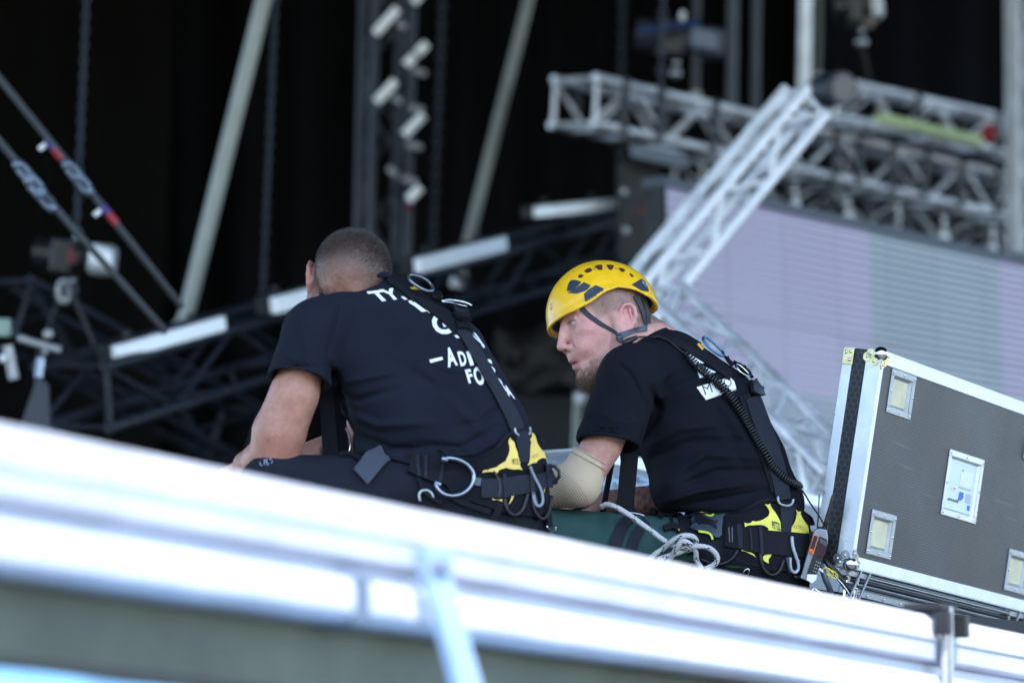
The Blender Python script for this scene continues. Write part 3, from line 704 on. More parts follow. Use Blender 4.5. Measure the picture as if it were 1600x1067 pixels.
# dishes
FOAM = mat('pale_yellow_foam', (.66, .62, .42), .8, 0, bump=.4, bscale=150, var=.12, vscale=25)
LABEL = mat('pale_label', (.66, .76, .78), .5, 0, var=.04, vscale=20)
for kind, h in dishes:
    a0, a1, b0, b1 = h
    m = MB(); t = inn; z = .0025
    m.para(FP(a0, b0, .0003), Rv*(a1-a0), Uv*t, Nv*z); m.para(FP(a0, b1-t, .0003), Rv*(a1-a0), Uv*t, Nv*z)
    m.para(FP(a0, b0+t, .0003), Rv*t, Uv*(b1-b0-2*t), Nv*z); m.para(FP(a1-t, b0+t, .0003), Rv*t, Uv*(b1-b0-2*t), Nv*z)
    fr = build(m, 'label_dish' if kind == 'label' else 'stacking_dish', ALUD if kind != 'label' else ALU, case, bevel=.0012)
    A0, A1, B0, B1 = a0+t, a1-t, b0+t, b1-t; dp = .010 if kind == 'corner' else .008
    g = .005 if kind == 'corner' else .004
    m = MB()
    corners = [(A0, B0), (A1, B0), (A1, B1), (A0, B1)]; inner = [(A0+g, B0+g), (A1-g, B0+g), (A1-g, B1-g), (A0+g, B1-g)]
    vs = [FP(a, b, .0003) for a, b in corners]+[FP(a, b, -dp) for a, b in inner]
    m.add(vs, [(i, (i+1) % 4, 4+(i+1) % 4, 4+i) for i in range(4)]+[(4, 5, 6, 7)])
    build(m, 'dish_wall', ALUD if kind == 'corner' else ALU, fr)
    if kind == 'corner':
        build(MB().para(FP(inner[0][0]+.002, inner[0][1]+.002, -dp+.0005), Rv*(A1-A0-2*g-.004), Uv*(B1-B0-2*g-.004), Nv*.002), 'foam_pad', FOAM, fr)
    else:
        LA, LB = inner[0][0], inner[0][1]; LW, LH = A1-A0-2*g, B1-B0-2*g
        build(MB().para(FP(LA+.001, LB+.001, -dp+.0005), Rv*(LW-.002), Uv*(LH-.002), Nv*.0012), 'label_card', LABEL, fr)
        q = lambda u, v, n=0.0: FP(LA+LW*u, LB+LH*v, -dp+.0022+n)
        build(MB().para(q(.46, .52), Rv*LW*.42, Uv*LH*.30, Nv*.0006), 'white_sheet', WHITEP, fr)
        build(MB().para(q(.22, .38), Rv*LW*.18, Uv*LH*.10, Nv*.0006), 'white_sheet', WHITEP, fr)
        blue = mat('blue_print', (.05, .16, .55), .6)
        build(MB().prism([q(.48, .24), q(.50, .40), q(.64, .40), q(.66, .30), q(.60, .24), q(.48, .20)], Nv*.0006), 'blue_mark', blue, fr)
        build(MB().para(q(.74, .22), Rv*LW*.18, Uv*LH*.18, Nv*.0005), 'grey_mark', mat('lavender_print', (.42, .48, .68), .6), fr)
        build(MB().para(q(.84, .08), Rv*LW*.09, Uv*LH*.10, Nv*.0005), 'blue_mark', blue, fr)
        m = MB()
        for i in range(7): m.para(q(.14+.055*i, .165+.004*(i % 3)), Rv*LW*.03, Uv*LH*(.04+.012*(i % 2)), Nv*.0006)
        for i in range(9): m.para(q(.44+.05*i, .475), Rv*LW*.03, Uv*LH*.012, Nv*.0006)
        for i in range(3): m.para(q(.26+.04*i, .41), Rv*LW*.012, Uv*LH*.035, Nv*.0012)
        m.para(q(.5, .80), Rv*LW*.03, Uv*LH*.04, Nv*.0006)
        build(m, 'dark_print', TEXTD, fr)
    for (a, b) in ((a0+.008, b0+.008), (a1-.008, b0+.008), (a0+.008, b1-.008), (a1-.008, b1-.008), ((a0+a1)/2, b0+.008), ((a0+a1)/2, b1-.008), (a0+.008, (b0+b1)/2), (a1-.008, (b0+b1)/2)):
        build(MB().ball(FP(a, b, .0028), .0035, 8), 'rivet', CHROME, fr, smooth=True)
# twist latch at right
lt_a, lt_b = fuv(1606, 702)
build(MB().para(FP(lt_a-.02, lt_b-.03, .0003), Rv*.09, Uv*.06, Nv*.006), 'latch', BLACKM, case, bevel=.004)
# ball corners with their brackets
BRASS = mat('yellowed_zinc', (.50, .44, .22), .3, .8, var=.25, vscale=60)
for ca, cb, bm_ in ((0, CH, BRASS), (0, 0, STEEL), (CLN, CH, BRASS), (CLN, 0, STEEL)):
    sa = 1 if ca == 0 else -1; sb = 1 if cb == 0 else -1
    root = case
    bc = build(MB().ball(FP(ca+sa*.006, cb+sb*.008, -.006), .0185, 20), 'ball_corner', CHROME, case, smooth=True)
    m = MB(); rv = []
    for (da, db) in ((.004, .034), (.030, .010), (.016, .026)):
        c = FP(ca+sa*da, cb+sb*db, .0025); m.rod(c, c+Nv*.0022, .0105, 16)
        if da != .016: rv.append(MB().ball(c+Nv*.0022, .0036, 8))
    for (dn, db) in ((.028, .010), (.017, .028), (.036, .018)):
        c = O+Rv*(ca-sa*.003)+Uv*(cb+sb*db)-Nv*dn; m.rod(c, c-Rv*sa*.0022, .012, 16); rv.append(MB().ball(c-Rv*sa*.0022, .0038, 8))
    build(m, 'corner_bracket', bm_, bc, smooth='edge'); [build(q_, 'rivet', CHROME, bc, smooth=True) for q_ in rv]
    if ca == 0:
        m = MB(); rv = []
        c = O+Rv*(ca-sa*.003)+Uv*(cb+sb*.0)-Nv*.074
        m.para(c, -Nv*.029, Uv*sb*.042, -Rv*sa*.0025)
        for dn, db in ((.009, .010), (.009, .030), (.021, .012)): rv.append(MB().ball(c-Nv*dn+Uv*sb*db-Rv*sa*.0028, .0045, 8))
        build(m, 'rear_bracket', bm_, case, bevel=.001); [build(q_, 'rivet', CHROME, case, smooth=True) for q_ in rv]
# second case underneath, partly hidden by the rail
c2 = thing('flight_case', 'lower flight case of grey embossed panel seen in the gap beneath the tilted case', 'flight case', FP(.1, -.25, -.02))
LP_ = lambda a, b, n=0.0: FP(a, b-.052, -.03+n)
uvw_mesh('front_panel', [(.02, -.2), (.92, -.2), (.92, -.012), (.02, -.012)], [(0, 1, 2, 3)], LP_, PANEL, c2)
build(MB().para(LP_(.015, -.012, -.002), Rv*.91, Uv*.020, Nv*.01), 'edge_profile', mat('blue_shade_aluminium', (.25, .30, .38), .35, .7), c2, bevel=.002)
build(MB().para(LP_(.015, -.21, -.3), Rv*.91, Uv*.2, Nv*.296), 'body', BLACKM, c2)
for i in range(9): build(MB().ball(LP_(.06+i*.095, -.004, .009), .0035, 8), 'rivet', CHROME, c2, smooth=True)
# hinge brackets and castor stems between the cases
for i, (a, n_) in enumerate(((.03, 2), (1.0, 3), (1.16, 2))):
    bz = thing('case_bracket', ('shiny steel bracket with braces beneath the near corner of the big case', 'shiny steel bracket standing under the middle of the big case', 'small dark steel bracket under the right part of the big case')[i], 'bracket', FP(a, -.15, 0), 'brackets under the big case')
    for k in range(n_):
        x = a+.05*k
        build(MB().rod(FP(x, -.004, -.02), FP(x, -.11, -.02), .008, 12), 'stem', CHROME, bz, smooth='edge')
        build(MB().rod(FP(x+.03, -.004, .0), FP(x-.02, -.085, .0), .0035, 8), 'stay', STEEL, bz, smooth='edge')
    build(MB().para(FP(a-.02, -.02, -.035), Rv*.05*n_, Uv*.014, Nv*.03), 'plate', ALUD, bz, bevel=.002)
    for k in range(4): build(MB().ball(FP(a-.01+.028*k, -.045-.012*(k % 2), -.018), .006, 8), 'bolt', CHROME, bz, smooth=True)
# rail pipes running under the big case
rn = thing('pipe_rail', 'thin steel pipes running beneath the big flight case', 'pipe', FP(.02, -.03, -.01))
for k, (b, n, r_) in enumerate(((-.014, -.012, .005), (-.026, -.02, .006), (-.040, -.014, .004))):
    build(MB().rod(FP(.01, b, n), FP(1.3, b, n), r_, 10), 'pipe', BLACKM if k else STEEL, rn, smooth='edge')
# pale case standing behind the bearded man (white edge and grey flank show at both sides of him)
Q0 = PX(925, 700, 10.9); QR = unit(PX(1290, 778, 12.2)-Q0); QU = unit(V(0, 0, 1)-QR*QR[2]); QN = unit(np.cross(QR, QU)); QN = QN if np.dot(QN, VA) < 0 else -QN
c3 = thing('flight_case', 'long grey case with white top edge standing behind the bearded man', 'flight case', Q0-QU*.5)
LQ = 2.2
build(MB().para(Q0-QU*.55-QN*.3, QR*LQ, QU*.549, QN*.299), 'body', mat('slate_panel', (.16, .18, .21), .5, 0, var=.12, vscale=6), c3)
build(MB().para(Q0-QU*.034-QN*.302, QR*LQ, QU*.036, QN*.306), 'edge_profile', ALUW, c3, bevel=.002)
build(MB().para(Q0-QU*.55-QR*.004, QR*.05, QU*.515, QN*.004), 'edge_profile', ALUW, c3, bevel=.001)
# bluish plastic sheet seen between arm and chest of the bearded man
o = thing('plastic_sheet', 'crumpled pale blue plastic sheet in the gap under the bearded man\'s arm', 'sheet', PX(970, 800, 10.6))
def fp(u, v):
    return tuple(PX(935+u*95, 742+v*75, 10.65+.03*noise.noise(Vector((u*9, v*9, 5)))))
vs, fs = grid_surface(fp, 30, 24); q = link_mesh('sheet', vs, fs, mat('pale_blue_plastic', (.42, .52, .60), .25, 0, var=.35, vscale=25), o); q.modifiers.new('s', 'SOLIDIFY').thickness = .002
# ------------------------------------------------------------------ signed-distance modelling (px space: x right, y down, z away)
def axis(lo, hi, coarse, fine=()):
    out = [lo]; x = lo
    while x < hi:
        st = coarse
        for a, b, s_ in fine:
            if a-1e-6 <= x < b: st = min(st, s_)
            elif x < a and x+st > a: st = min(st, max(a-x, .3))
        x += st; out.append(x)
    return np.array(out, np.float32)
class SDF:
    def __init__(s, xs, ys, zs):
        s.ax = (xs, ys, zs); s.D = np.full((len(xs), len(ys), len(zs)), 60., np.float32)
    def blk(s, lo, hi):
        sl = []
        for a, l, h in zip(s.ax, lo, hi):
            i = max(0, int(np.searchsorted(a, l))-1); j = min(len(a), int(np.searchsorted(a, h))+1); sl.append(slice(i, max(i+1, j)))
        X = s.ax[0][sl[0]][:, None, None]; Y = s.ax[1][sl[1]][None, :, None]; Z = s.ax[2][sl[2]][None, None, :]
        return tuple(sl), X, Y, Z
    def put(s, sl, d, k, op):
        a = s.D[sl]
        if op == 'u':
            if k: h = np.maximum(k-np.abs(a-d), 0)/k; s.D[sl] = np.minimum(a, d)-h*h*k*.25
            else: s.D[sl] = np.minimum(a, d)
        elif op == 's':
            d = -d
            if k: h = np.maximum(k-np.abs(a-d), 0)/k; s.D[sl] = np.maximum(a, d)+h*h*k*.25
            else: s.D[sl] = np.maximum(a, d)
        return s
    def ell(s, c, r, k=8, axes=None, op='u'):
        c = np.asarray(c, float); r = np.ones(3)*r; m = max(r)+k+5
        if m > 400: m = 400
        sl, X, Y, Z = s.blk(c-m, c+m)
        x, y, z = X-c[0], Y-c[1], Z-c[2]
        if axes is not None:
            A = [unit(q) for q in axes]
            x, y, z = (x*a[0]+y*a[1]+z*a[2] for a in A)
        q0 = np.sqrt((x/r[0])**2+(y/r[1])**2+(z/r[2])**2); q1 = np.sqrt((x/r[0]**2)**2+(y/r[1]**2)**2+(z/r[2]**2)**2)+1e-6
        return s.put(sl, (q0*(q0-1)/q1).astype(np.float32), k, op)
    def seg(s, a, b, ra, rb, k=8, wdir=None, op='u'):
        a = np.asarray(a, float); b = np.asarray(b, float)
        ra = np.ones(2)*ra; rb = np.ones(2)*rb; m = max(*ra, *rb)+k+5
        sl, X, Y, Z = s.blk(np.minimum(a, b)-m, np.maximum(a, b)+m)
        ab = b-a; L2 = np.dot(ab, ab)+1e-9
        t = np.clip(((X-a[0])*ab[0]+(Y-a[1])*ab[1]+(Z-a[2])*ab[2])/L2, 0, 1)
        x, y, z = X-a[0]-t*ab[0], Y-a[1]-t*ab[1], Z-a[2]-t*ab[2]
        if wdir is None and ra[0] == ra[1] and rb[0] == rb[1]:
            d = np.sqrt(x*x+y*y+z*z)-(ra[0]+(rb[0]-ra[0])*t)
        else:
            wdir = (1.0, 0.1, 0) if wdir is None else wdir; wdir = np.asarray(wdir, float)
            e = unit(ab); w_ = unit(wdir-e*np.dot(wdir, e)); dd = np.cross(e, w_)
            wr = ra[0]+(rb[0]-ra[0])*t; dr = ra[1]+(rb[1]-ra[1])*t; cr = np.minimum(wr, dr)
            p, q, r = x*w_[0]+y*w_[1]+z*w_[2], x*dd[0]+y*dd[1]+z*dd[2], x*e[0]+y*e[1]+z*e[2]
            q0 = np.sqrt((p/wr)**2+(q/dr)**2+(r/cr)**2); q1 = np.sqrt((p/wr**2)**2+(q/dr**2)**2+(r/cr**2)**2)+1e-6
            d = q0*(q0-1)/q1
        return s.put(sl, d.astype(np.float32), k, op)
    def chain(s, pts, rs, k=8, wdir=None, op='u'):
        for i in range(len(pts)-1): s.seg(pts[i], pts[i+1], rs[i], rs[i+1], k if i == 0 else min(k, 6), wdir, op)
        return s
    def plane(s, p, n, lo, hi, k=0):
        """cut away what lies on the n side of the plane, inside the box lo..hi"""
        n = unit(n); sl, X, Y, Z = s.blk(lo, hi)
        d = ((X-p[0])*n[0]+(Y-p[1])*n[1]+(Z-p[2])*n[2])
        a = s.D[sl]
        if k: h = np.maximum(k-np.abs(a-d), 0)/k; s.D[sl] = np.maximum(a, d)+h*h*k*.25
        else: s.D[sl] = np.maximum(a, d)
        return s
    def fold(s, pts, width, amp):
        """raise (amp > 0) or sink a soft fold along a polyline"""
        P = [np.asarray(p, float) for p in pts]; m = width*2.6
        lo = np.min(P, 0)-m; hi = np.max(P, 0)+m; lo[2] = -300; hi[2] = 30; sl, X, Y, Z = s.blk(lo, hi); best = None
        n = len(P)-1
        for i in range(n):
            a, b = P[i][:2], P[i+1][:2]; ab = b-a
            t = np.clip(((X-a[0])*ab[0]+(Y-a[1])*ab[1])/(np.dot(ab, ab)+1e-9), 0, 1)
            d2 = (X-a[0]-t*ab[0])**2+(Y-a[1]-t*ab[1])**2
            tt = (i+t)/n; e = np.exp(-d2/width**2)*(3.6*tt*(1-tt)+.1)
            best = e if best is None else np.maximum(best, e)
        s.D[sl] -= (amp*best*np.clip((30-Z)/40, 0, 1)).astype(np.float32); return s
    def rumple(s, amp, f, seed=0, lo=None, hi=None):
        """soft uneven cloth surface: a few crossed waves"""
        X, Y, Z = s.ax[0][:, None, None], s.ax[1][None, :, None], s.ax[2][None, None, :]
        w_ = 0; r = np.random.default_rng(seed)
        for k in range(5):
            d = r.normal(0, 1, 3); d /= np.linalg.norm(d); ph = r.random()*6.28; ff = f*(.6+.5*k)
            w_ = w_+np.sin((X*d[0]+Y*d[1]+Z*d[2])*ff+ph+1.3*np.sin((X*d[1]-Y*d[0])*ff*.6+ph*2))/(1+.5*k)
        s.D += (amp*w_).astype(np.float32)*.5; return s
    def mesh(s):
        xs, ys, zs = s.ax; D = s.D; ins = D < 0
        nx, ny, nz = D.shape
        cnt = np.zeros((nx-1, ny-1, nz-1), np.uint8)
        for i in (0, 1):
            for j in (0, 1):
                for k in (0, 1): cnt += ins[i:nx-1+i, j:ny-1+j, k:nz-1+k]
        act = (cnt > 0) & (cnt < 8); I, J, K = np.nonzero(act)
        idx = np.full(act.shape, -1, np.int64); idx[I, J, K] = np.arange(len(I))
        P = np.zeros((len(I), 3)); W = np.zeros(len(I))
        cor = [(i, j, k) for i in (0, 1) for j in (0, 1) for k in (0, 1)]
        for a in cor:
            for b in cor:
                if sum(abs(p-q) for p, q in zip(a, b)) != 1 or a > b: continue
                da = D[I+a[0], J+a[1], K+a[2]]; db = D[I+b[0], J+b[1], K+b[2]]
                m = (da < 0) != (db < 0); t = np.where(m, da/np.where(m, da-db, 1), 0)
                pa = np.stack((xs[I+a[0]], ys[J+a[1]], zs[K+a[2]]), 1); pb = np.stack((xs[I+b[0]], ys[J+b[1]], zs[K+b[2]]), 1)
                P += (pa+(pb-pa)*t[:, None])*m[:, None]; W += m
        P /= W[:, None]
        F = []
        def quads(ch, c4, flip):
            i, j, k = np.nonzero(ch)
            q = np.stack([idx[i+o[0], j+o[1], k+o[2]] for o in c4], 1)
            fl = flip[i, j, k]; q[~fl] = q[~fl][:, ::-1]
            F.append(q)
        c = (ins[:-1, 1:-1, 1:-1] != ins[1:, 1:-1, 1:-1]); quads(c, ((0, 0, 0), (0, 1, 0), (0, 1, 1), (0, 0, 1)), ins[:-1, 1:-1, 1:-1])
        c = (ins[1:-1, :-1, 1:-1] != ins[1:-1, 1:, 1:-1]); quads(c, ((0, 0, 0), (0, 0, 1), (1, 0, 1), (1, 0, 0)), ins[1:-1, :-1, 1:-1])
        c = (ins[1:-1, 1:-1, :-1] != ins[1:-1, 1:-1, 1:]); quads(c, ((0, 0, 0), (1, 0, 0), (1, 1, 0), (0, 1, 0)), ins[1:-1, 1:-1, :-1])
        F = np.concatenate(F); F = F[(F >= 0).all(1)]
        return P, F
def relax(P, F, it=2, lam=.5):
    e = np.concatenate([np.stack((F[:, i], F[:, (i+1) % 4]), 1) for i in range(4)])
    for _ in range(it):
        A = np.zeros_like(P); W = np.zeros(len(P))
        for a, b in ((0, 1), (1, 0)):
            for c in range(3): A[:, c] += np.bincount(e[:, a], P[e[:, b], c], len(P))
            W += np.bincount(e[:, a], minlength=len(P))
        P = P+lam*(A/np.maximum(W, 1)[:, None]-P)
    return P
def noise_disp(P, N_amp, freq, seed=0, mask=None):
    out = np.zeros(len(P))
    for i in range(len(P)):
        if mask is not None and mask[i] == 0: continue
        out[i] = noise.noise(Vector((P[i][0]*freq[0]+seed, P[i][1]*freq[1], P[i][2]*freq[2])))*N_amp*(1 if mask is None else mask[i])
    return out
def vnormals(P, F):
    n = np.cross(P[F[:, 2]]-P[F[:, 0]], P[F[:, 3]]-P[F[:, 1]]); out = np.zeros_like(P)
    for i in range(4):
        for c in range(3): out[:, c] += np.bincount(F[:, i], n[:, c], len(P))
    return out/(np.linalg.norm(out, axis=1)[:, None]+1e-9)
def bvh_of(*meshes):
    vs = []; fs = []; n = 0
    for W_, F in meshes:
        vs += [tuple(v) for v in W_]; fs += [tuple(int(i)+n for i in f) for f in F]; n += len(W_)
    return BVHTree.FromPolygons([Vector(v) for v in vs], fs)
# decals and webbing laid on a surface: photo points are dropped onto the cloth, then given thickness along its normal
def drop(pts, bvh, d0):
    out = []; nn = []; ld = None
    cv = Vector(CAM)
    for x, y in pts:
        dr = Vector(PX(x, y, 1.0))-cv; dr.normalize()
        loc, no, _, dist = bvh.ray_cast(cv, dr)
        if loc is None or (ld is not None and abs(dist-ld) > .30):
            p = Vector(PX(x, y, d0 if ld is None else ld))
            l2, n2, _, ds = bvh.find_nearest(p)
            if ds > .02: loc = l2+(p-l2).normalized()*.012
            else: loc = p
            no = (n2+(p-l2).normalized()*.5).normalized() if ds > 1e-5 else n2
        else: ld = dist
        out.append(np.array(loc)); nn.append(np.array(no))
    return np.array(out), np.array(nn)
def smooth_n(nn, grid, it=2):
    a = nn.reshape(*grid, 3).copy()
    for _ in range(it):
        b = a.copy(); b[1:] += a[:-1]; b[:-1] += a[1:]; b[:, 1:] += a[:, :-1]; b[:, :-1] += a[:, 1:]
        a = b/(np.linalg.norm(b, axis=2)[..., None]+1e-9)
    return a.reshape(-1, 3)
def resample(pts, step):
    P = np.asarray(pts, float); n = len(P); out = []
    for i in range(n-1):
        p0 = P[max(i-1, 0)]; p1 = P[i]; p2 = P[i+1]; p3 = P[min(i+2, n-1)]; m = max(1, int(np.linalg.norm(p2-p1)/step))
        for k in range(m):
            t = k/m; out.append(.5*((2*p1)+(-p0+p2)*t+(2*p0-5*p1+4*p2-p3)*t*t+(-p0+3*p1-3*p2+p3)*t**3))
    out.append(P[-1]); return np.array(out)
def ribbon(mb, pts, wpx, bvh, d0, off=.002, th=.003, n=6, step=5, mi=0):
    C_ = resample(pts, step); m = len(C_)
    T = np.gradient(C_, axis=0); T /= np.linalg.norm(T, axis=1)[:, None]+1e-9; Nn = np.stack((-T[:, 1], T[:, 0]), 1)
    ww = np.full(m, wpx, float) if np.isscalar(wpx) else np.interp(np.linspace(0, 1, m), np.linspace(0, 1, len(wpx)), wpx)
    G = [(C_[i]+Nn[i]*ww[i]*(k/n-.5)) for i in range(m) for k in range(n+1)]
    P, N_ = drop(G, bvh, d0); N_ = smooth_n(N_, (m, n+1), 4)
    a = P.reshape(m, n+1, 3).copy()
    for _ in range(3):
        b = a.copy(); b[1:-1] = (a[:-2]+a[1:-1]*2+a[2:])/4; b[:, 1:-1] = (b[:, :-2]+b[:, 1:-1]*2+b[:, 2:])/4; a = b
    a = np.maximum(0, 1)*a; P = a.reshape(-1, 3)
    lo, hi = P+N_*off, P+N_*(off+th); K = m*(n+1)
    vs = np.concatenate((lo, hi)); fs = []
    I = lambda i, k: i*(n+1)+k
    for i in range(m-1):
        for k in range(n):
            q = (I(i, k), I(i+1, k), I(i+1, k+1), I(i, k+1)); fs.append(tuple(K+x for x in q)); fs.append(q[::-1])
        fs.append((I(i, 0), I(i+1, 0), K+I(i+1, 0), K+I(i, 0))); fs.append((I(i+1, n), I(i, n), K+I(i, n), K+I(i+1, n)))
    for k in range(n):
        fs.append((I(0, k+1), I(0, k), K+I(0, k), K+I(0, k+1))); fs.append((I(m-1, k), I(m-1, k+1), K+I(m-1, k+1), K+I(m-1, k)))
    mb.add(vs, fs, mi); return mb
from mathutils.geometry import delaunay_2d_cdt
def patch(mb, poly, bvh, d0, off=.002, th=.002, step=5, mi=0, sm=3):
    P = [Vector(p) for p in poly]; n = len(P); edges = [(i, (i+1) % n) for i in range(n)]
    # densify the outline, then scatter inner points
    B = []
    for i in range(n):
        a, b = P[i], P[(i+1) % n]; m = max(1, int((b-a).length/step))
        B += [a+(b-a)*k/m for k in range(m)]
    nb = len(B); xs = [p.x for p in B]; ys = [p.y for p in B]; pts = list(B)
    y = min(ys)+step*.6; r_ = 0
    while y < max(ys):
        x = min(xs)+(step*.5 if r_ % 2 else step*.1)
        while x < max(xs):
            q = Vector((x, y))
            if min((q-b).length for b in B) > step*.45: pts.append(q)
            x += step
        y += step*.87; r_ += 1
    v, e, f, *_ = delaunay_2d_cdt(pts, [], [list(range(nb))], 1, 1e-4)
    W_, N_ = drop([(q.x, q.y) for q in v], bvh, d0)
    nb_ = [[] for _ in v]
    for q in f:
        for i in range(len(q)): nb_[q[i]].append(q[(i+1) % len(q)]); nb_[q[(i+1) % len(q)]].append(q[i])
    for _ in range(sm):
        N_ = np.array([unit(N_[i]+sum(N_[j] for j in nb_[i])) if nb_[i] else N_[i] for i in range(len(v))])
        if sm > 1: W_ = np.array([W_[i]*.5+.5*np.mean([W_[j] for j in nb_[i]], axis=0) if len(nb_[i]) > 4 else W_[i] for i in range(len(v))])
    K = len(v); vs = np.concatenate((W_+N_*off, W_+N_*(off+th))); fs = []; cnt = {}
    for q in f:
        a, b, c = (W_[q[0]], W_[q[1]], W_[q[2]]); nn = np.cross(b-a, c-a)
        q = list(q) if np.dot(nn, N_[q[0]]) > 0 else list(q)[::-1]
        fs.append(tuple(K+i for i in q)); fs.append(tuple(q[::-1]))
        for i in range(len(q)):
            k = (q[i], q[(i+1) % len(q)]); cnt[k] = 1
    for (a, b) in cnt:
        if (b, a) not in cnt: fs.append((a, b, K+b, K+a))
    mb.add(vs, fs, mi); return mb
_glyphs = {}
def glyph(mb, ch, LL, LR, UL, bvh, d0, off=.0016, bold=0.0, mi=0, sub=4.0):
    key = (ch, bold)
    if key not in _glyphs:
        cu = bpy.data.curves.new('t', 'FONT'); cu.body = ch; cu.resolution_u = 3; cu.offset = bold; cu.fill_mode = 'FRONT'
        ob = bpy.data.objects.new('t', cu); me = bpy.data.meshes.new_from_object(ob)
        bm = bmesh.new(); bm.from_mesh(me); bmesh.ops.triangulate(bm, faces=bm.faces)
        v = np.array([p.co[:2] for p in bm.verts]); lo, hi = v.min(0), v.max(0)
        for p in bm.verts: p.co.x = (p.co.x-lo[0])/(hi[0]-lo[0]); p.co.y = (p.co.y-lo[1])/(hi[1]-lo[1])
        _glyphs[key] = bm; bpy.data.objects.remove(ob); bpy.data.curves.remove(cu); bpy.data.meshes.remove(me)
    bm = _glyphs[key].copy(); LL, LR, UL = (Vector(q) for q in (LL, LR, UL))
    for p in bm.verts: q = LL+(LR-LL)*p.co.x+(UL-LL)*p.co.y; p.co.x, p.co.y, p.co.z = q.x, q.y, 0
    for _ in range(3):
        le = [e for e in bm.edges if e.calc_length() > sub]
        if not le: break
        bmesh.ops.subdivide_edges(bm, edges=le, cuts=1, use_grid_fill=False); bmesh.ops.triangulate(bm, faces=[f for f in bm.faces if len(f.verts) > 3])
    bm.verts.ensure_lookup_table(); pts = [(p.co.x, p.co.y) for p in bm.verts]
    W_, N_ = drop(pts, bvh, d0); W_ = W_+N_*off
    fs = []
    for f in bm.faces:
        q = [p.index for p in f.verts]; nn = np.cross(W_[q[1]]-W_[q[0]], W_[q[2]]-W_[q[0]])
        fs.append(tuple(q) if np.dot(nn, N_[q[0]]) > 0 else tuple(q[::-1]))
    bm.free(); mb.add(W_, fs, mi); return mb
# short hair as real strands
def strands(name, P, F, mask, count, length, width, mt, parent, lean=(0, 0, 0), curl=0.0, jitter=.5, seg=1, lenfun=None, seed=3):
    r = np.random.default_rng(seed)
    c = P[F].mean(1); ok = np.nonzero(mask(c))[0]
    a = np.linalg.norm(np.cross(P[F[ok, 2]]-P[F[ok, 0]], P[F[ok, 3]]-P[F[ok, 1]]), axis=1)
    pick = ok[r.choice(len(ok), count, p=a/a.sum())]
    u, v = r.random(count)[:, None], r.random(count)[:, None]
    q = F[pick]; p = (P[q[:, 0]]*(1-u)+P[q[:, 1]]*u)*(1-v)+(P[q[:, 3]]*(1-u)+P[q[:, 2]]*u)*v
    n = np.cross(P[q[:, 2]]-P[q[:, 0]], P[q[:, 3]]-P[q[:, 1]]); n /= np.linalg.norm(n, axis=1)[:, None]+1e-9
    d = n+np.asarray(lean)+r.normal(0, jitter, (count, 3)); d /= np.linalg.norm(d, axis=1)[:, None]
    L_ = length*(.6+.8*r.random(count))
    if lenfun is not None: L_ = L_*lenfun(p)
    side = np.cross(d, r.normal(0, 1, (count, 3))); side /= np.linalg.norm(side, axis=1)[:, None]
    bend = r.normal(0, 1, (count, 3))*curl+np.asarray(lean)*curl
    vs = []; fs = []; K = 2*seg+1
    for k in range(seg):
        t = k/seg; base = p+d*L_[:, None]*t+bend*L_[:, None]*t*t
        vs += [base-side*width*(1-t*.6), base+side*width*(1-t*.6)]
    vs.append(p+d*L_[:, None]+bend*L_[:, None])
    Vv = np.stack(vs, 1).reshape(-1, 3); b = np.arange(count)*K
    quad = []
    for k in range(seg-1): quad += np.stack((b+2*k, b+2*k+1, b+2*k+3, b+2*k+2), 1).tolist()
    tri = np.stack((b+2*seg-2, b+2*seg-1, b+2*seg), 1).tolist()
    return Vv, quad+tri
# a hand: palm, four unequal bent fingers, thumb from the side of the palm (mm frame: +y fingers, +x thumb side, -z palm side)
def hand_mesh(curl=.5):
    ax_ = lambda lo, hi: np.arange(lo, hi, 2.4).astype(np.float32)
    s_ = SDF(ax_(-62, 85), ax_(-50, 190), ax_(-80, 40))
    s_.seg((-18, 10, 0), (-22, 72, 0), (20, 13), (18, 11), 8, V(1, 0, 0)); s_.seg((14, 10, 0), (16, 72, 0), (20, 14), (18, 11), 12, V(1, 0, 0))
    s_.seg((0, -45, 0), (0, 8, 0), (27, 19), (27, 17), 14, V(1, 0, 0))
    for x, L_, r_ in ((-31, 68, 8), (-11, 84, 9), (10, 90, 9.3), (30, 82, 9)):
        p = V(x, 78, 0); ang = 0
        for i, (fr, cu) in enumerate(((.45, .55), (.31, .75), (.24, .5))):
            ang += cu*curl; q = p+V(x*.02, math.cos(ang), -math.sin(ang))*L_*fr
            s_.seg(p, q, r_*(1-.08*i), r_*(1-.08*(i+1)), 2.5); p = q
    s_.seg((18, 15, -6), (44, 46, -18), 14, 11, 10); s_.seg((44, 46, -18), (56, 70, -24), 10.5, 9.5, 3); s_.seg((56, 70, -24), (56, 92, -32), 9.5, 7.5, 3)
    return s_.mesh()
def place_hand(wrist, fwd, palm, mirror=False, curl=.5, sc=1.0):
    P, F = hand_mesh(curl); P = P*.001*sc; P[:, 1] += .0
    y = unit(fwd); z = -unit(np.asarray(palm)-y*np.dot(palm, y)); x = np.cross(y, z)
    if mirror: P[:, 0] *= -1; F = F[:, ::-1]
    return wrist+P[:, :1]*x+P[:, 1:2]*y+P[:, 2:]*z, F
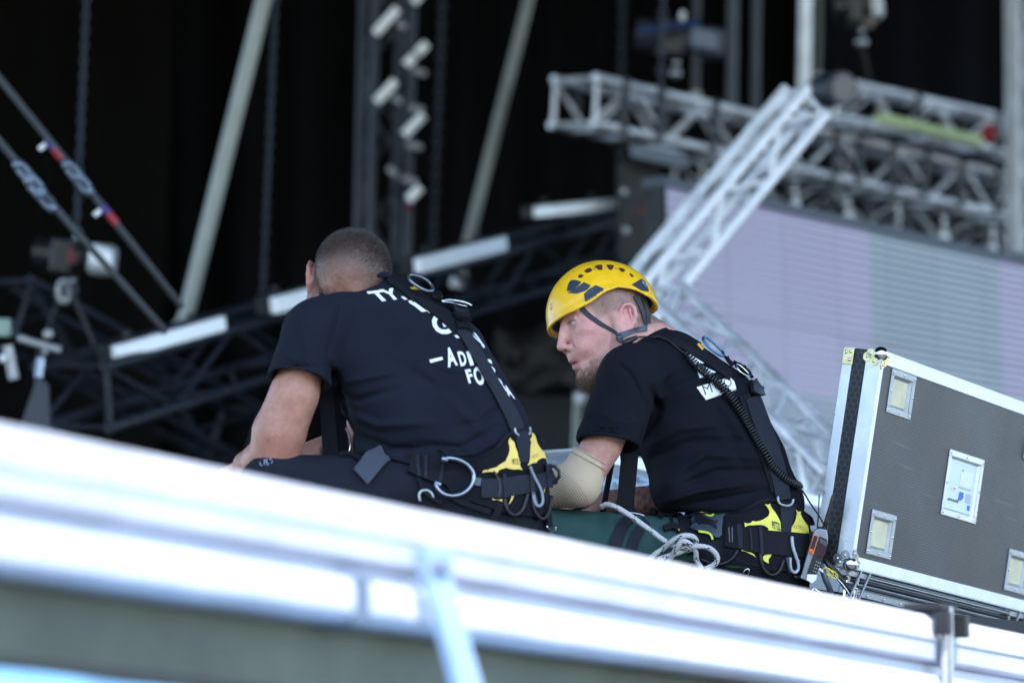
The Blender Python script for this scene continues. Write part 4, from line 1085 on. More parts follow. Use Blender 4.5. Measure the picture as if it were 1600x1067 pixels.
# ------------------------------------------------------------------ heads
def head_frame(f, u):
    f = unit(f); u = unit(np.asarray(u, float)-f*np.dot(u, f)); s_ = np.cross(f, u)
    return f, u, s_
def head_sdf(G, C0, fr, sc=1.0, face=True, ear_out=0.0, ear_dn=8.0):
    f, u, s_ = fr
    H = lambda a, b, c: np.asarray(C0)+(f*a+u*b+s_*c)*sc
    E = (f, u, s_)
    def ell(c, r, k=8, op='u', ax=None): G.ell(H(*c), np.asarray(np.ones(3)*r)*sc, k*sc, E if ax is None else ax, op)
    def seg(a, b, ra, rb, k=6, op='u', wdir=None): G.seg(H(*a), H(*b), np.asarray(ra)*sc, np.asarray(rb)*sc, k*sc, wdir, op)
    ell((-5, 3, 0), (64, 51, 49.5), 0)
    ell((-22, -10, 0), (46, 46, 48), 14)
    ell((28, 4, 0), (38, 40, 42), 14)
    ell((34, -45, 0), (39, 52, 41), 16)
    seg((0, -84, 36), (58, -112, 10), 15, 13, 14); seg((0, -84, -36), (58, -112, -10), 15, 13, 14)
    ell((34, -92, 0), (36, 26, 30), 14)
    seg((-4, -40, 41), (0, -84, 37), 12, 14, 14); seg((-4, -40, -41), (0, -84, -37), 12, 14, 14)
    if face:
        for g in (1, -1):
            ell((47, -42, g*27), (17, 13, 15), 12)                 # cheekbone
            ell((56, -66, g*20), (18, 18, 16), 12)                 # cheek
            seg((67, -7, g*8), (55, -8, g*34), 5.8, 5.4, 7)          # brow
            ell((72, -26, g*20), (10, 9, 11), 7, 's')              # socket
            ell((57.0, -25, g*19.5), (8.4, 8.6, 9.6), 2.5)             # lids over the eye
            seg((64.5, -21.2, g*11), (60, -20.6, g*28), 2.7, 2.5, 2.5)   # upper lid
            seg((63.0, -30.2, g*12), (57.5, -29.8, g*28), 2.3, 2.1, 3)       # lower lid
            seg((70.0, -25.6, g*12.5), (62, -25.8, g*29), 3.1, 2.3, .8, 's')   # opening between the lids
            seg((66, -19.5, g*19.5), (60, -19.5, g*19.5), 7.3, 7.3, .5, 's') if False else None
            ell((76, -59, g*8), (8, 5.5, 5.5), 4)                  # wing
        seg((68, -19, 0), (83, -47, 0), (6.0, 5.5), (7.0, 7.0), 7)
        ell((86, -53, 0), (7.5, 7, 7.5), 4)
        for g in (1, -1):
            ell((80.5, -65.5, g*4.0), (3.6, 2.2, 2.0), 1.2, 's')
            seg((72, -62, g*17), (63, -76, g*25), 1.2, 1.6, 6, 's')   # nasolabial fold
        ell((64, -74, 0), (17, 16, 21), 8)
        ell((58, -96, 0), (19, 16, 22), 10)
        seg((77.8, -78, 0), (69, -82, 13), 4.3, 3.4, 3.5); seg((77.8, -78, 0), (69, -82, -13), 4.3, 3.4, 3.5)
        seg((75.3, -90, 0), (68, -87, 12), 4.7, 3.5, 3.5); seg((75.3, -90, 0), (68, -87, -12), 4.7, 3.5, 3.5)
        seg((84, -84.4, 0), (66, -84.6, 15), 1.3, .9, 1.6, 's'); seg((84, -84.4, 0), (66, -84.6, -15), 1.3, .9, 1.6, 's')
        seg((76, -99, -10), (76, -99, 10), 3, 3, 5, 's')
        ell((66, -110, 0), (13, 12, 15), 8)
    for g in (1, -1):                                             # ears
        o = 46+ear_out; H_ = H; dn = ear_dn
        pts = [(-8, -54, o), (-4, -44, o+1), (-5, -36, o+2), (-7, -26, o+5), (-14, -19, o+8), (-23, -20, o+10), (-28, -28, o+10), (-27, -40, o+8), (-21, -50, o+5), (-13, -58, o+2), (-8, -60, o)]
        ell((-14, -38-dn, g*(o+1)), (13, 19, 5), 3)
        ell((-16, -36-dn, g*(o+7.5)), (7.5, 11, 5.5), 2.5, 's')
        for i in range(len(pts)-1):
            a = (pts[i][0], pts[i][1]-dn, g*pts[i][2]); b = (pts[i+1][0], pts[i+1][1]-dn, g*pts[i+1][2])
            seg(a, b, 3.1, 3.1 if i < 7 else 3.8, 1.8)
        seg((-21, -28-dn, g*(o+7)), (-20, -44-dn, g*(o+5)), 2.4, 2.0, 1.5)   # antihelix
        ell((-9, -57-dn, g*(o+1)), (4.5, 6, 3.5), 2)                       # lobe
        ell((-5, -40-dn, g*(o+2)), (3, 4.5, 3), 2)                         # tragus
    return H
def to_head(P, C0, fr, sc):
    q = (P-np.asarray(C0))/sc; return np.stack((q@fr[0], q@fr[1], q@fr[2]), 1)
def sm(x, a, b):
    t = np.clip((x-a)/(b-a), 0, 1); return t*t*(3-2*t)
def blob(H, c, r): return np.exp(-(((H-np.asarray(c))/np.asarray(r))**2).sum(1))
def set_col(o, col):
    at = o.data.color_attributes.new('skin', 'FLOAT_COLOR', 'POINT')
    at.data.foreach_set('color', np.concatenate((col, np.ones((len(col), 1))), 1).astype(np.float32).ravel())
SKIN = mat('skin', (.5, .3, .22), .42, 0, bump=.6, bscale=210, var=.17, vscale=38, sss=.10, attr='skin', spec=.4, rvar=.08)
HAIRD = mat('dark_short_hair', (.045, .032, .025), .55, 0, var=.3, vscale=90)
HAIRL = mat('shaved_fair_hair', (.16, .12, .09), .55, 0, var=.3, vscale=90)
BEARD = mat('brown_beard_hair', (.15, .085, .055), .55, 0, var=.35, vscale=90)
TEE = mat('navy_black_jersey', (.0078, .0100, .0185), .9, 0, bump=.25, bscale=700, spec=.2, var=.14, vscale=9)
TEE2 = mat('black_jersey', (.0042, .0052, .0098), .9, 0, bump=.25, bscale=700, spec=.2, var=.14, vscale=9)
TROU = mat('dark_work_trousers', (.0105, .0125, .0200), .85, 0, bump=.4, bscale=500, spec=.2, var=.22, vscale=14)
TROUG = mat('dark_green_trousers', (.028, .070, .064), .8, 0, bump=.35, bscale=500, spec=.2, var=.15, vscale=14)
BOOT = mat('black_boot_leather', (.015, .014, .013), .5, 0, bump=.3, bscale=120, var=.3, vscale=20)

def world_obj(name, P, F, d0, mt, parent, smooth=True, sub=0):
    return link_mesh(name, PXA(P, d0), F.tolist(), mt, parent, smooth=smooth)

# ================================================================== LEFT MAN (back of the head, navy t-shirt)
D1 = 8.95
man1 = thing('person', 'bareheaded man in a navy printed t-shirt and work harness seated with his back to us', 'person', PX(745, 880, D1))
fr1 = head_frame((.05, .44, .89), (.25, -.87, .46)); C1 = V(551, 429, 28); s1 = 1.14
g = SDF(axis(340, 900, 6, [(470, 632, 1.7)]), axis(342, 1130, 7, [(346, 512, 1.7)]), axis(-165, 260, 7, [(-56, 140, 2.2)]))
H1 = head_sdf(g, C1, fr1, s1, face=True, ear_out=1, ear_dn=-14)
g.seg((552, 450, 24), (588, 512, 20), (42, 42), (42, 44), 18)
g.seg(H1(-36, -40, 16), (562, 490, 14), 15, 22, 14); g.seg(H1(-36, -40, -16), (584, 486, 14), 15, 22, 14)
g.seg((640, 590, 5), (690, 700, 5), (92, 66), (98, 70), 10, V(.9, -.4, 0)); g.seg((600, 520, 0), (640, 590, 5), (70, 60), (92, 66), 12, V(.9, -.4, 0))
g.ell((745, 800, 0), (95, 70, 88), 12)
g.seg((490, 525, -68), (640, 515, 80), 34, 30, 14)
g.chain([(486, 535, -72), (459, 618, -80), (436, 676, -74), (431, 704, -66)], [33, 38.5, 42, 39], 10)
g.ell((440, 700, -92), (18, 14, 14), 10)
g.chain([(431, 704, -66), (408, 722, -20), (385, 726, 50)], [38, 32, 22], 10)
g.seg((655, 520, 80), (560, 690, 140), 32, 32, 10); g.seg((560, 690, 140), (470, 715, 120), 30, 20, 10)
for z, hx, kx in ((-80, 690, 425), (120, 735, 480)):
    g.seg((hx, 778, z*.5), (kx, 762, z), 48, 40, 10); g.seg((kx, 762, z), (kx+20, 1050, z+20), 36, 22, 8)
P, F = g.mesh(); P = relax(P, F, 1, .35)
Hd = to_head(P, C1, fr1, s1)
hand = place_hand(PXA([(388, 726, 44)], D1)[0], -VX*.55+VA*.8-VU*.25, -VU, False, .7)
hand2 = place_hand(PXA([(474, 716, 118)], D1)[0], -VX*.9+VA*.1-VU*.3, -VU, True, .7)
Wp = PXA(P, D1); n0 = len(Wp)
Wall = np.concatenate((Wp, hand[0], hand2[0])); Fall = np.concatenate((F, hand[1]+n0, hand2[1]+n0+len(hand[0])))
body1 = link_mesh('body', Wall, Fall.tolist(), SKIN, man1)
col = np.tile(V(.43, .205, .145), (len(Wall), 1))
def mixc(col, w_, c): col[:len(w_)] = col[:len(w_)]*(1-w_[:, None])+np.asarray(c)*w_[:, None]
near = (Hd[:, 1] > -95) & (np.abs(Hd[:, 0]) < 110)
# scalp: closely cropped, thinning to skin at the nape
scalp = near*sm(Hd[:, 1]+.35*Hd[:, 0], -88, -22)*(1-sm(Hd[:, 0], 40, 62))*(np.abs(Hd[:, 2]) < 58)
mixc(col, scalp*.86, (.060, .042, .034))
ears = near*sm(np.abs(Hd[:, 2]), 46, 52)*(1-sm(((Hd[:, 0]+15)/17)**2+((Hd[:, 1]+25)/23)**2, .8, 1.25))
mixc(col, ears*.7, (.52, .20, .16))
eb = np.exp(-((P-V(436, 704, -112))/V(40, 22, 60))**2).prod(1)
mixc(col, eb*.45, (.42, .15, .11))
set_col(body1, col)
def m1(c):
    h = to_head(c, C1, fr1, s1); k = (h[:, 1] > -70-.0*h[:, 0]) & (h[:, 1]+.35*h[:, 0] > -84) & (h[:, 0] < 50) & (np.abs(h[:, 2]) < 52) & (np.abs(h[:, 0]) < 90)
    e = (np.abs(h[:, 2]) > 46) & (h[:, 1] < 2) & (h[:, 0] > -34); return k & ~e
def lf1(p):
    h = to_head(p, C1, fr1, s1); return .22+1.6*sm(h[:, 1], -20, 40)
for cnt, ln, nm_, sd_ in ((46000, 4.2, 'hair', 5),):
    v_, f_ = strands('hair', P, F, m1, cnt, ln, .27, HAIRD, man1, lean=fr1[0]*.5+V(0, .0, 0), jitter=.35, lenfun=lf1, seed=sd_)
    link_mesh(nm_, PXA(v_, D1), f_, HAIRD, man1)
v_, f_ = strands('arm_hair', P, F, lambda c: (c[:, 0] < 520) & (c[:, 1] > 612) & (c[:, 2] < 20), 1600, 5.0, .10, HAIRD, man1, lean=(.1, .8, 0), jitter=.6, curl=.3, seg=2, seed=21)
link_mesh('arm_hair', PXA(v_, D1), f_, HAIRD, man1)
# --- t-shirt
g = SDF(axis(400, 890, 2.3), axis(425, 800, 2.3), axis(-175, 170, 2.6))
g.seg((702, 698, 5), (647, 590, 5), (132, 100), (124, 94), 0, V(.92, -.38, 0))
g.seg((647, 590, 5), (590, 512, 8), (124, 94), (90, 74), 6, V(.86, -.5, 0))
g.ell((552, 482, 2), (62, 32, 58), 14, (V(.97, -.22, 0), V(.22, .97, .1), V(0, -.1, 1)))
g.ell((562, 484, 14), (72, 40, 66), 16, (V(.97, -.22, 0), V(.22, .97, .1), V(0, -.1, 1)))
g.ell((612, 700, 0), (58, 38, 78), 18)
g.seg((760, 745, 0), (700, 700, 5), (96, 96), (120, 98), 10, V(.95, -.2, 0))
g.ell((494, 521, -70), (53, 52, 50), 14)
g.seg((512, 502, -58), (600, 492, 20), 40, 50, 16); g.seg((600, 492, 20), (655, 512, 95), 48, 42, 14)
g.seg((560, 560, -30), (640, 650, -25), (60, 62), (70, 78), 24, V(.86, -.5, 0))
g.seg((492, 524, -71), (469, 590, -95), 49, 50, 12)
g.seg((655, 515, 95), (620, 590, 120), 42, 40, 12)
# folds
for pts, wd, am in (
    ([(508, 560, -100), (530, 600, -88), (560, 690, -70)], 9, -5), ([(520, 600, -96), (575, 590, -92), (640, 575, -84)], 7, 2.6),
    ([(515, 615, -90), (560, 625, -92), (630, 605, -88)], 7, -2.6), ([(525, 640, -90), (590, 665, -95), (680, 660, -92)], 9, 3.2),
    ([(540, 672, -85), (610, 700, -92), (700, 700, -95)], 7, -3.5), ([(560, 700, -80), (640, 724, -92), (730, 722, -95)], 8, 4),
    ([(640, 690, -95), (720, 700, -96), (790, 660, -75)], 7, -2.6), ([(660, 715, -95), (740, 708, -95), (800, 676, -70)], 7, 3),
    ([(600, 560, -85), (680, 600, -90), (740, 640, -85)], 12, -2), ([(650, 560, -82), (720, 640, -88), (770, 690, -80)], 12, 2.2),
    ([(530, 470, -45), (520, 510, -105), (512, 560, -118)], 5, -2.6), ([(470, 500, -118), (478, 540, -122), (480, 575, -125)], 8, 2.4),
    ([(690, 470, -30), (640, 500, -70), (600, 520, -85)], 10, 1.8), ([(440, 560, -110), (470, 572, -135), (505, 575, -125)], 5, -1.8),
    ([(760, 560, -40), (720, 580, -75), (680, 570, -85)], 8, 1.8), ([(800, 620, -40), (750, 660, -80), (700, 670, -92)], 8, -2.2)):
    g.fold(pts, wd*.75, am*2.5)
g.rumple(2.2, .045, 4)
hp, hn = V(468, 586, -95), unit(V(-.20, .88, -.40))
g.plane(hp+hn*10, hn, (405, 560, -175), (525, 690, -30))
g.seg(hp-hn*4, hp+hn*45, 41.5, 41.5, .5, op='s')
g.plane((0, 742, 0), (0, 1, 0), (395, 700, -175), (890, 800, 170), 6)
Pt, Ft = g.mesh(); Pt = relax(Pt, Ft, 2, .5)
tee1 = world_obj('t_shirt', Pt, Ft, D1, TEE, man1)
# hem stitch and collar band
m = MB(); a_ = unit(np.cross(hn, V(0, 0, 1))); b_ = np.cross(hn, a_)
m.tube(PXA([hp+hn*3+(a_*math.cos(t)+b_*math.sin(t))*46.6 for t in np.linspace(0, 2*math.pi, 40, endpoint=False)], D1), .0012, 5, closed=True)
build(m, 'hem_seam', TEE, tee1, smooth=True)
m = MB(); m.tube(PXA([V(556, 452, 10)+V(.94, -.24, .1)*58*math.cos(t)+V(-.10, .32, .92)*54*math.sin(t) for t in np.linspace(0, 2*math.pi, 48, endpoint=False)], D1), .0085, 8, closed=True)
build(m, 'collar', TEE, tee1, smooth=True)
# --- trousers
g = SDF(axis(360, 880, 4.5), axis(690, 1120, 5.5), axis(-170, 250, 6))
g.ell((748, 806, 0), (112, 88, 106), 0)
g.seg((752, 770, 0), (748, 812, 0), (104, 98), (106, 100), 10, V(1, 0, 0))
for z, hx, kx in ((-80, 690, 424), (120, 735, 480)):
    g.seg((hx, 778, z*.5), (kx, 760, z), 64, 51, 16); g.seg((kx, 764, z), (kx+20, 1040, z+20), 48, 34, 12)
    g.seg((kx+20, 1040, z+20), (kx+21, 1060, z+21), 36, 37, 4)
for pts, wd, am in (([(470, 712, -100), (500, 740, -130), (520, 780, -135)], 7, 2.5), ([(560, 712, -90), (580, 750, -120), (570, 800, -130)], 8, -3), ([(600, 715, -80), (625, 750, -112), (650, 790, -120)], 8, 3.5),
                    ([(640, 730, -80), (680, 760, -110), (690, 800, -112)], 8, -3), ([(400, 730, -110), (440, 735, -130), (500, 735, -130)], 6, -2)):
    g.fold(pts, wd, am)
Pr, Fr = g.mesh(); Pr = relax(Pr, Fr, 2, .5)
tro1 = world_obj('trousers', Pr, Fr, D1, TROU, man1)
def boots(man, d0, kx, z, mt=BOOT):
    q = SDF(axis(kx-90, kx+80, 4), axis(1000, 1170, 4), axis(z-45, z+45, 4))
    q.seg((kx+20, 1030, z), (kx+20, 1110, z), 38, 38, 6); q.seg((kx+15, 1125, z), (kx-48, 1135, z), (28, 34), (20, 30), 14, V(0, 1, 0)); q.plane((0, 1152, 0), (0, 1, 0), (kx-95, 1100, z-50), (kx+85, 1175, z+50))
    Pb, Fb = q.mesh(); b = world_obj('boot', Pb, Fb, d0, mt, man)
    build(MB().box(PXA([(kx-14, 1155, z)], d0)[0], VX*.16, VU*.012, VA*.09), 'sole', RUBBER, b, bevel=.005)
boots(man1, D1, 424, -60); boots(man1, D1, 480, 140)
bv1 = bvh_of((PXA(Pt, D1), Ft), (PXA(Pr, D1), Fr))
bv1t = bvh_of((PXA(Pt, D1), Ft))
# logo on the trouser leg
m = MB(); patch(m, [(416+10.5*math.cos(t), 722+6.6*math.sin(t)-2*math.cos(t)) for t in np.linspace(0, 6.283, 20, endpoint=False)], bv1, D1, .0006, .0004, 4)
lg = build(m, 'leg_badge', mat('badge_grey', (.20, .25, .32), .6), tro1)
m = MB(); patch(m, [(416+8.8*math.cos(t), 722+5.4*math.sin(t)-1.6*math.cos(t)) for t in np.linspace(0, 6.283, 20, endpoint=False)], bv1, D1, .0010, .0003, 4); build(m, 'badge_ground', TROU, lg)
m = MB(); glyph(m, 'R', (412, 726.5), (420, 725), (413, 718.5), bv1, D1, .0020, .02); build(m, 'badge_letter', mat('badge_grey', (.3, .3, .3)), lg)
# --- shirt writing
z1 = lambda X, Y: (560+X/5.0, 430+Y/5.0)
m = MB(); pr = build_pr = MB()
for ch, a, b, c in (('T', (140, 212), (262, 196), (62, 134)), ('Y', (232, 200), (345, 186), (160, 118)), ('G', (612, 478), (748, 452), (545, 318)), ('N', (905, 520), (985, 560), (832, 418)),
                    ('A', (700, 722), (775, 704), (668, 576)), ('D', (800, 715), (852, 703), (768, 600)), ('I', (872, 708), (900, 702), (838, 598)), ('S', (1020, 792), (1075, 776), (975, 668)),
                    ('F', (862, 846), (905, 836), (828, 740)), ('O', (922, 866), (992, 852), (882, 722)), ('B', (1108, 908), (1165, 925), (1052, 792)), ('A', (1165, 945), (1222, 970), (1118, 850))):
    glyph(pr, ch, z1(*a), z1(*b), z1(*c), bv1t, D1, .0018, .035)
for pl_ in ([(553, 662), (652, 638), (660, 660), (565, 686)], [(386, 205), (418, 198), (470, 238), (532, 284), (494, 290), (440, 246), (402, 222)], [(330, 170), (352, 170), (382, 192), (360, 194)], [(528, 276), (545, 274), (572, 294), (552, 298)], [(742, 470), (765, 468), (790, 492), (768, 495)], [(955, 545), (972, 545), (985, 568), (972, 568)]):
    patch(pr, [z1(*q) for q in pl_], bv1t, D1, .0012, .0008, 4, sm=1)
build(pr, 'shirt_print', WHITEP, tee1)
# --- harness
har1 = thing('h', '', '', (0, 0, 0)); bpy.data.objects.remove(har1)
def part_empty(name, parent):
    o = bpy.data.objects.new(name, None); C.objects.link(o); o.parent = parent; o.empty_display_size = .05; ROOT[o.name] = ROOT[parent.name]; return o
har1 = part_empty('harness', man1)
z5 = lambda X, Y: (500+X/4.2105, 640+Y/4.2105)
B1_ = lambda name, m, mt, sm_=True: build(m, name, mt, har1, smooth='edge' if sm_ else False)
padpoly = [(690, 706), (720, 714), (749, 712), (762, 706), (773, 699), (780, 690), (787, 682), (800, 677), (812, 675), (824, 677), (834, 685), (842, 697), (848, 716), (853, 735), (852, 770), (846, 800), (835, 812), (790, 806), (740, 790), (700, 775), (688, 740)]
B1_('back_pad', patch(MB(), padpoly, bv1, D1, .002, .011, 6), PAD)
m = MB(); ribbon(m, [(686, 706), (722, 715), (750, 712), (768, 702), (779, 689), (790, 680), (812, 675), (832, 681), (842, 697)], 4.5, bv1, D1, .010, .006, 2); B1_('pad_edge', m, WEB)
for k, q in enumerate(([(785, 688.7), (791, 684.6), (799, 691), (803, 700), (806, 709), (811, 735), (794.5, 737.4), (788.6, 732.6), (775.5, 738.6), (754, 738), (754, 735), (773, 728), (785, 721), (790, 712), (791, 702)],
                       [(822, 679), (829, 680), (835, 699), (844.4, 709), (845.6, 719.6), (835, 722), (827.8, 728), (818, 729), (819.5, 711)],
                       [(794.5, 769.5), (803, 768), (800, 780), (797, 788.5), (790, 789.6)], [(767, 780), (782.7, 781), (781.5, 785), (768, 782.5)], [(841, 762), (845, 760), (845, 770), (841, 772)])):
    B1_('yellow_panel', patch(MB(), q, bv1, D1, .0135, .001, 4), YEL)
m = MB()
for i, ch in enumerate('PETZL'): glyph(m, ch, (796+i*1.9, 727-i*.15), (797.6+i*1.9, 727-i*.15), (795.6+i*1.9, 719-i*.15), bv1, D1, .0155, .01)
B1_('label_print', m, TEXTD)
m = MB()
for i, ch in enumerate('ASTRO'): glyph(m, ch, (824.5+i*2.1, 719-i*.5), (826+i*2.1, 718.7-i*.5), (824+i*2.1, 714.5-i*.5), bv1, D1, .0155, .0)
B1_('label_print', m, mat('olive_print', (.25, .2, .05)))
# waist webbing, side piece and its alloy ring
B1_('waist_strap', ribbon(MB(), [(642, 724), (670, 733), (700, 741), (738, 748)], [34, 38, 38, 34], bv1, D1, .006, .006), WEB)
B1_('waist_strap', ribbon(MB(), [(752, 765), (780, 764), (808, 759), (840, 750), (856, 745)], [30, 30, 28, 28, 26], bv1, D1, .014, .005), WEBG)
for c, ww_ in (((785, 762), 5), ((822, 752), 6), ((846, 746), 8)):
    B1_('strap_loop', ribbon(MB(), [(c[0]-1, c[1]-19), (c[0]+1, c[1]+18)], ww_, bv1, D1, .019, .003, 2), WEBG)
for dx in (0, 12, 36): B1_('strap_loop', ribbon(MB(), [(656+dx, 712+dx*.25), (652+dx, 748+dx*.25)], 5, bv1, D1, .012, .003, 2), WEBG)
def ring_on(name, pts, r_, bvh, d0, off, mt, parent, closed=False, n=8, ell=None):
    C_ = resample(pts, 2.5) if not closed else resample(pts+[pts[0]], 2.5)[:-1]
    W_, N_ = drop(C_, bvh, d0)
    nn = unit(N_.mean(0)); W_ = W_+nn*off
    pl0 = W_.mean(0)
    for _ in range(6):
        W2 = W_.copy()
        if closed: W2 = (np.roll(W_, 1, 0)+2*W_+np.roll(W_, -1, 0))/4
        else: W2[1:-1] = (W_[:-2]+2*W_[1:-1]+W_[2:])/4
        W_ = W2
    return build(MB().tube(W_, r_, n, closed=closed, ell=ell), name, mt, parent, smooth=True)
ALR = mat('anodised_grey_alloy', (.26, .29, .34), .3, .85, var=.12, vscale=60)
ring_on('side_ring', [(697, 716), (712, 717), (728, 724), (738, 735), (741, 746), (736, 760), (724, 771), (708, 775), (693, 772), (684, 764), (680, 756)], .0052, bv1, D1, .020, ALR, har1)
ring_on('side_ring_hub', [(690, 717), (700, 719)], .007, bv1, D1, .018, ALR, har1); ring_on('side_ring_hub', [(680, 756), (690, 760)], .006, bv1, D1, .018, ALR, har1)
B1_('strap_keeper', ribbon(MB(), [(738, 753), (752, 755)], 12, bv1, D1, .012, .006, 3), mat('slate_plastic', (.045, .055, .075), .4))
GL = dict(parent=har1, mt=RUBBER)
for pts in ([(783, 780), (786, 795), (795, 806), (806, 803), (814, 790), (819, 772)], [(768, 738), (777, 750), (779, 766), (776, 779)], [(822, 776), (826, 800), (838, 812), (848, 800), (852, 776)]):
    ring_on('gear_loop', pts, .0045, bv1, D1, .017, RUBBER, har1)
# loop standing off to the right
m = MB().tube(PXA([(857, 729, -30), (866, 728, -34), (873, 735, -36), (874, 744, -36), (868, 752, -34), (857, 755, -30)], D1), .0042, 8); B1_('gear_loop', m, RUBBER)
TH = mat('grey_tool_holder', (.22, .25, .30), .45)
ring_on('tool_holder', [(817, 731), (822, 744), (829, 757), (835, 770), (837, 784), (835, 792), (829, 794), (824, 788), (822, 775)], .0028, bv1, D1, .024, TH, har1, ell=1.4)
B1_('holder_lattice', ribbon(MB(), [(823, 764), (827, 778), (830, 790)], 5, bv1, D1, .016, .002, 2), mat('blue_grey_net', (.07, .09, .13), .6))
ring_on('carabiner', [(842, 818), (846, 829), (851, 830), (859, 822), (856, 820)], .0022, bv1, D1, .02, CHROME, har1)
# webbing hanging from the belt, lower back
for pts, w2 in (([(780, 786), (776, 800), (765, 818)], 10), ([(846, 762), (848, 785), (850, 808), (852, 822)], 7), ([(700, 775), (735, 790), (765, 800)], 8), ([(652, 750), (665, 772), (690, 785)], 6)):
    B1_('hanging_strap', ribbon(MB(), pts, w2, bv1, D1, .010, .004, 3), WEB)
ring_on('leg_loop_ring', [(655, 783), (652, 772), (660, 765), (672, 768), (676, 778)], .0035, bv1, D1, .012, ALUD, har1)
# back strap, buckles and dorsal ring
B1_('back_strap', ribbon(MB(), [(719, 516), (730, 533), (742, 553), (756, 578), (772, 606), (788, 634), (799, 655), (805, 672)], [17, 16, 16, 17, 17, 18, 20, 20], bv1, D1, .005, .004), WEBG)
0 and B1_('back_strap', ribbon(MB(), [(735, 530), (752, 556), (770, 590), (790, 624), (803, 648)], 17, bv1, D1, .0015, .004), WEB)
B1_('back_strap', ribbon(MB(), [(808, 678), (811, 695), (813, 712), (812, 724)], [19, 20, 17, 12], bv1, D1, .013, .004), WEBG)
B1_('shoulder_strap', ribbon(MB(), [(628, 441), (648, 462), (672, 482), (696, 500), (716, 520)], [9, 12, 13, 14, 15], bv1, D1, .002, .005), WEB)
B1_('shoulder_strap', ribbon(MB(), [(606, 437), (628, 450), (650, 468)], [12, 13, 14], bv1, D1, .003, .004), WEB)
ring_on('dorsal_ring', [(627, 444), (640, 445), (655, 452), (667, 463), (668, 469), (658, 470), (643, 463), (630, 453)], .0036, bv1, D1, .030, ALR, har1, closed=True)
B1_('ring_insert', patch(MB(), [(636, 456), (642, 454), (649, 459), (644, 461), (638, 460)], bv1, D1, .016, .002, 3), mat('orange_yellow', (.75, .42, .04), .6))
B1_('ring_tongue', patch(MB(), [(663, 467), (678, 467), (685, 473), (684, 480), (674, 480), (664, 474)], bv1, D1, .020, .007, 4), BLKPL)
ring_on('buckle', [(682, 484), (690, 481), (704, 483), (720, 486), (729, 491)], .0024, bv1, D1, .024, CHROME, har1)
ring_on('buckle', [(683, 484), (695, 484), (708, 488), (722, 491)], .0018, bv1, D1, .022, CHROME, har1)
B1_('buckle_cover', patch(MB(), [(702, 488), (728, 491), (731, 510), (706, 506)], bv1, D1, .012, .008, 4), BLKPL)
B1_('buckle_cover', patch(MB(), [(706, 508), (731, 512), (733, 524), (711, 520)], bv1, D1, .011, .006, 4), PAD)
m = MB(); ring_on('strap_buckle', [(797, 672), (797, 681), (803, 684)], .003, bv1, D1, .016, ALUD, har1); ring_on('strap_buckle', [(819, 671), (821, 680), (817, 683)], .003, bv1, D1, .016, ALUD, har1)
# leg strap folded over the thigh
B1_('leg_strap', ribbon(MB(), [(604, 712), (590, 720), (575, 735), (562, 748)], [26, 30, 32, 30], bv1, D1, .010, .006), mat('slate_webbing', (.035, .042, .060), .7, sheen=.2, bump=.5, bscale=800))
B1_('leg_strap', ribbon(MB(), [(530, 716), (545, 712), (560, 722)], 4, bv1, D1, .008, .004, 2), WEB)
# chest straps hanging in front, seen through the gap under the arm
for x0, x1, w2, z in ((508, 517, 24, -30), (524, 536, 22, 5)):
    a, b = PXA([(x0, 598, z), (x1, 716, z)], D1); s_ = w2/FPX*D1
    B1_('chest_strap', MB().para(a-VX*s_/2, VX*s_, b-a, VA*.004), PAD, False)
m = MB().tube(PXA([(540, 668, -20), (546, 680, -22), (549, 694, -20), (547, 704, -16)], D1), .0022, 8); B1_('carabiner', m, CHROME)
# spectacles: temple arm hooked on the left ear
gl = part_empty('glasses', man1)
m = MB().tube(PXA([H1(64, -16, -56), H1(20, -17, -57), H1(-12, -17, -60), H1(-22, -24, -60)], D1), .0018, 8).tube(PXA([H1(64, -16, 56), H1(20, -17, 57), H1(-12, -17, 60), H1(-22, -24, 60)], D1), .0018, 8)
build(m, 'temple', BLKPL, gl, smooth=True)
for sg_ in (-1, 1):
    build(MB().tube(PXA([H1(78+2*math.cos(t), -22+13*math.sin(t), sg_*24+18*math.cos(t)) for t in np.linspace(0, 6.283, 20, endpoint=False)], D1), .0014, 6, closed=True), 'lens_frame', BLKPL, gl, smooth=True)
# ================================================================== RIGHT MAN (yellow helmet, profile to the left, black t-shirt)
D2 = 9.42
man2 = thing('person', 'bearded man in yellow safety helmet and black t-shirt, seated in profile', 'person', PX(1160, 930, D2))
fr2 = head_frame((-.885, .265, -.38), (-.25, -.93, .18)); C2 = V(935.5, 470, 0); s2 = 1.0
g = SDF(axis(750, 1290, 6, [(850, 1032, 1.25)]), axis(395, 1180, 7, [(398, 612, 1.25)]), axis(-180, 280, 7, [(-75, 62, 1.4)]))
H2 = head_sdf(g, C2, fr2, s2, True, 2)
g.seg(H2(-22, -50, 0), (1030, 560, 10), (40, 38), (52, 52), 18)
g.seg(H2(-10, -84, 0), (985, 570, 10), 28, 36, 14)
g.seg((1050, 600, 5), (1130, 740, 5), (68, 60), (84, 66), 14, V(.9, -.4, 0)); g.ell((1165, 860, 0), (80, 64, 86), 12)
g.seg((1000, 592, -70), (1075, 592, 90), 32, 30, 14)
g.chain([(980, 610, -80), (940, 696, -100), (905, 756, -100)], [35, 31, 30], 8)
g.chain([(905, 756, -100), (858, 765, -66), (812, 752, 10)], [30, 26, 19], 8)
g.seg((1075, 600, 100), (1040, 780, 120), 30, 27, 8); g.seg((1040, 782, 120), (950, 785, 95), 27, 20, 8)
for z, hx, kx in ((-70, 1105, 850), (120, 1150, 910)):
    g.seg((hx, 868, z*.6), (kx, 850, z), 48, 40, 10); g.seg((kx, 850, z), (kx+10, 1110, z+10), 36, 22, 8)
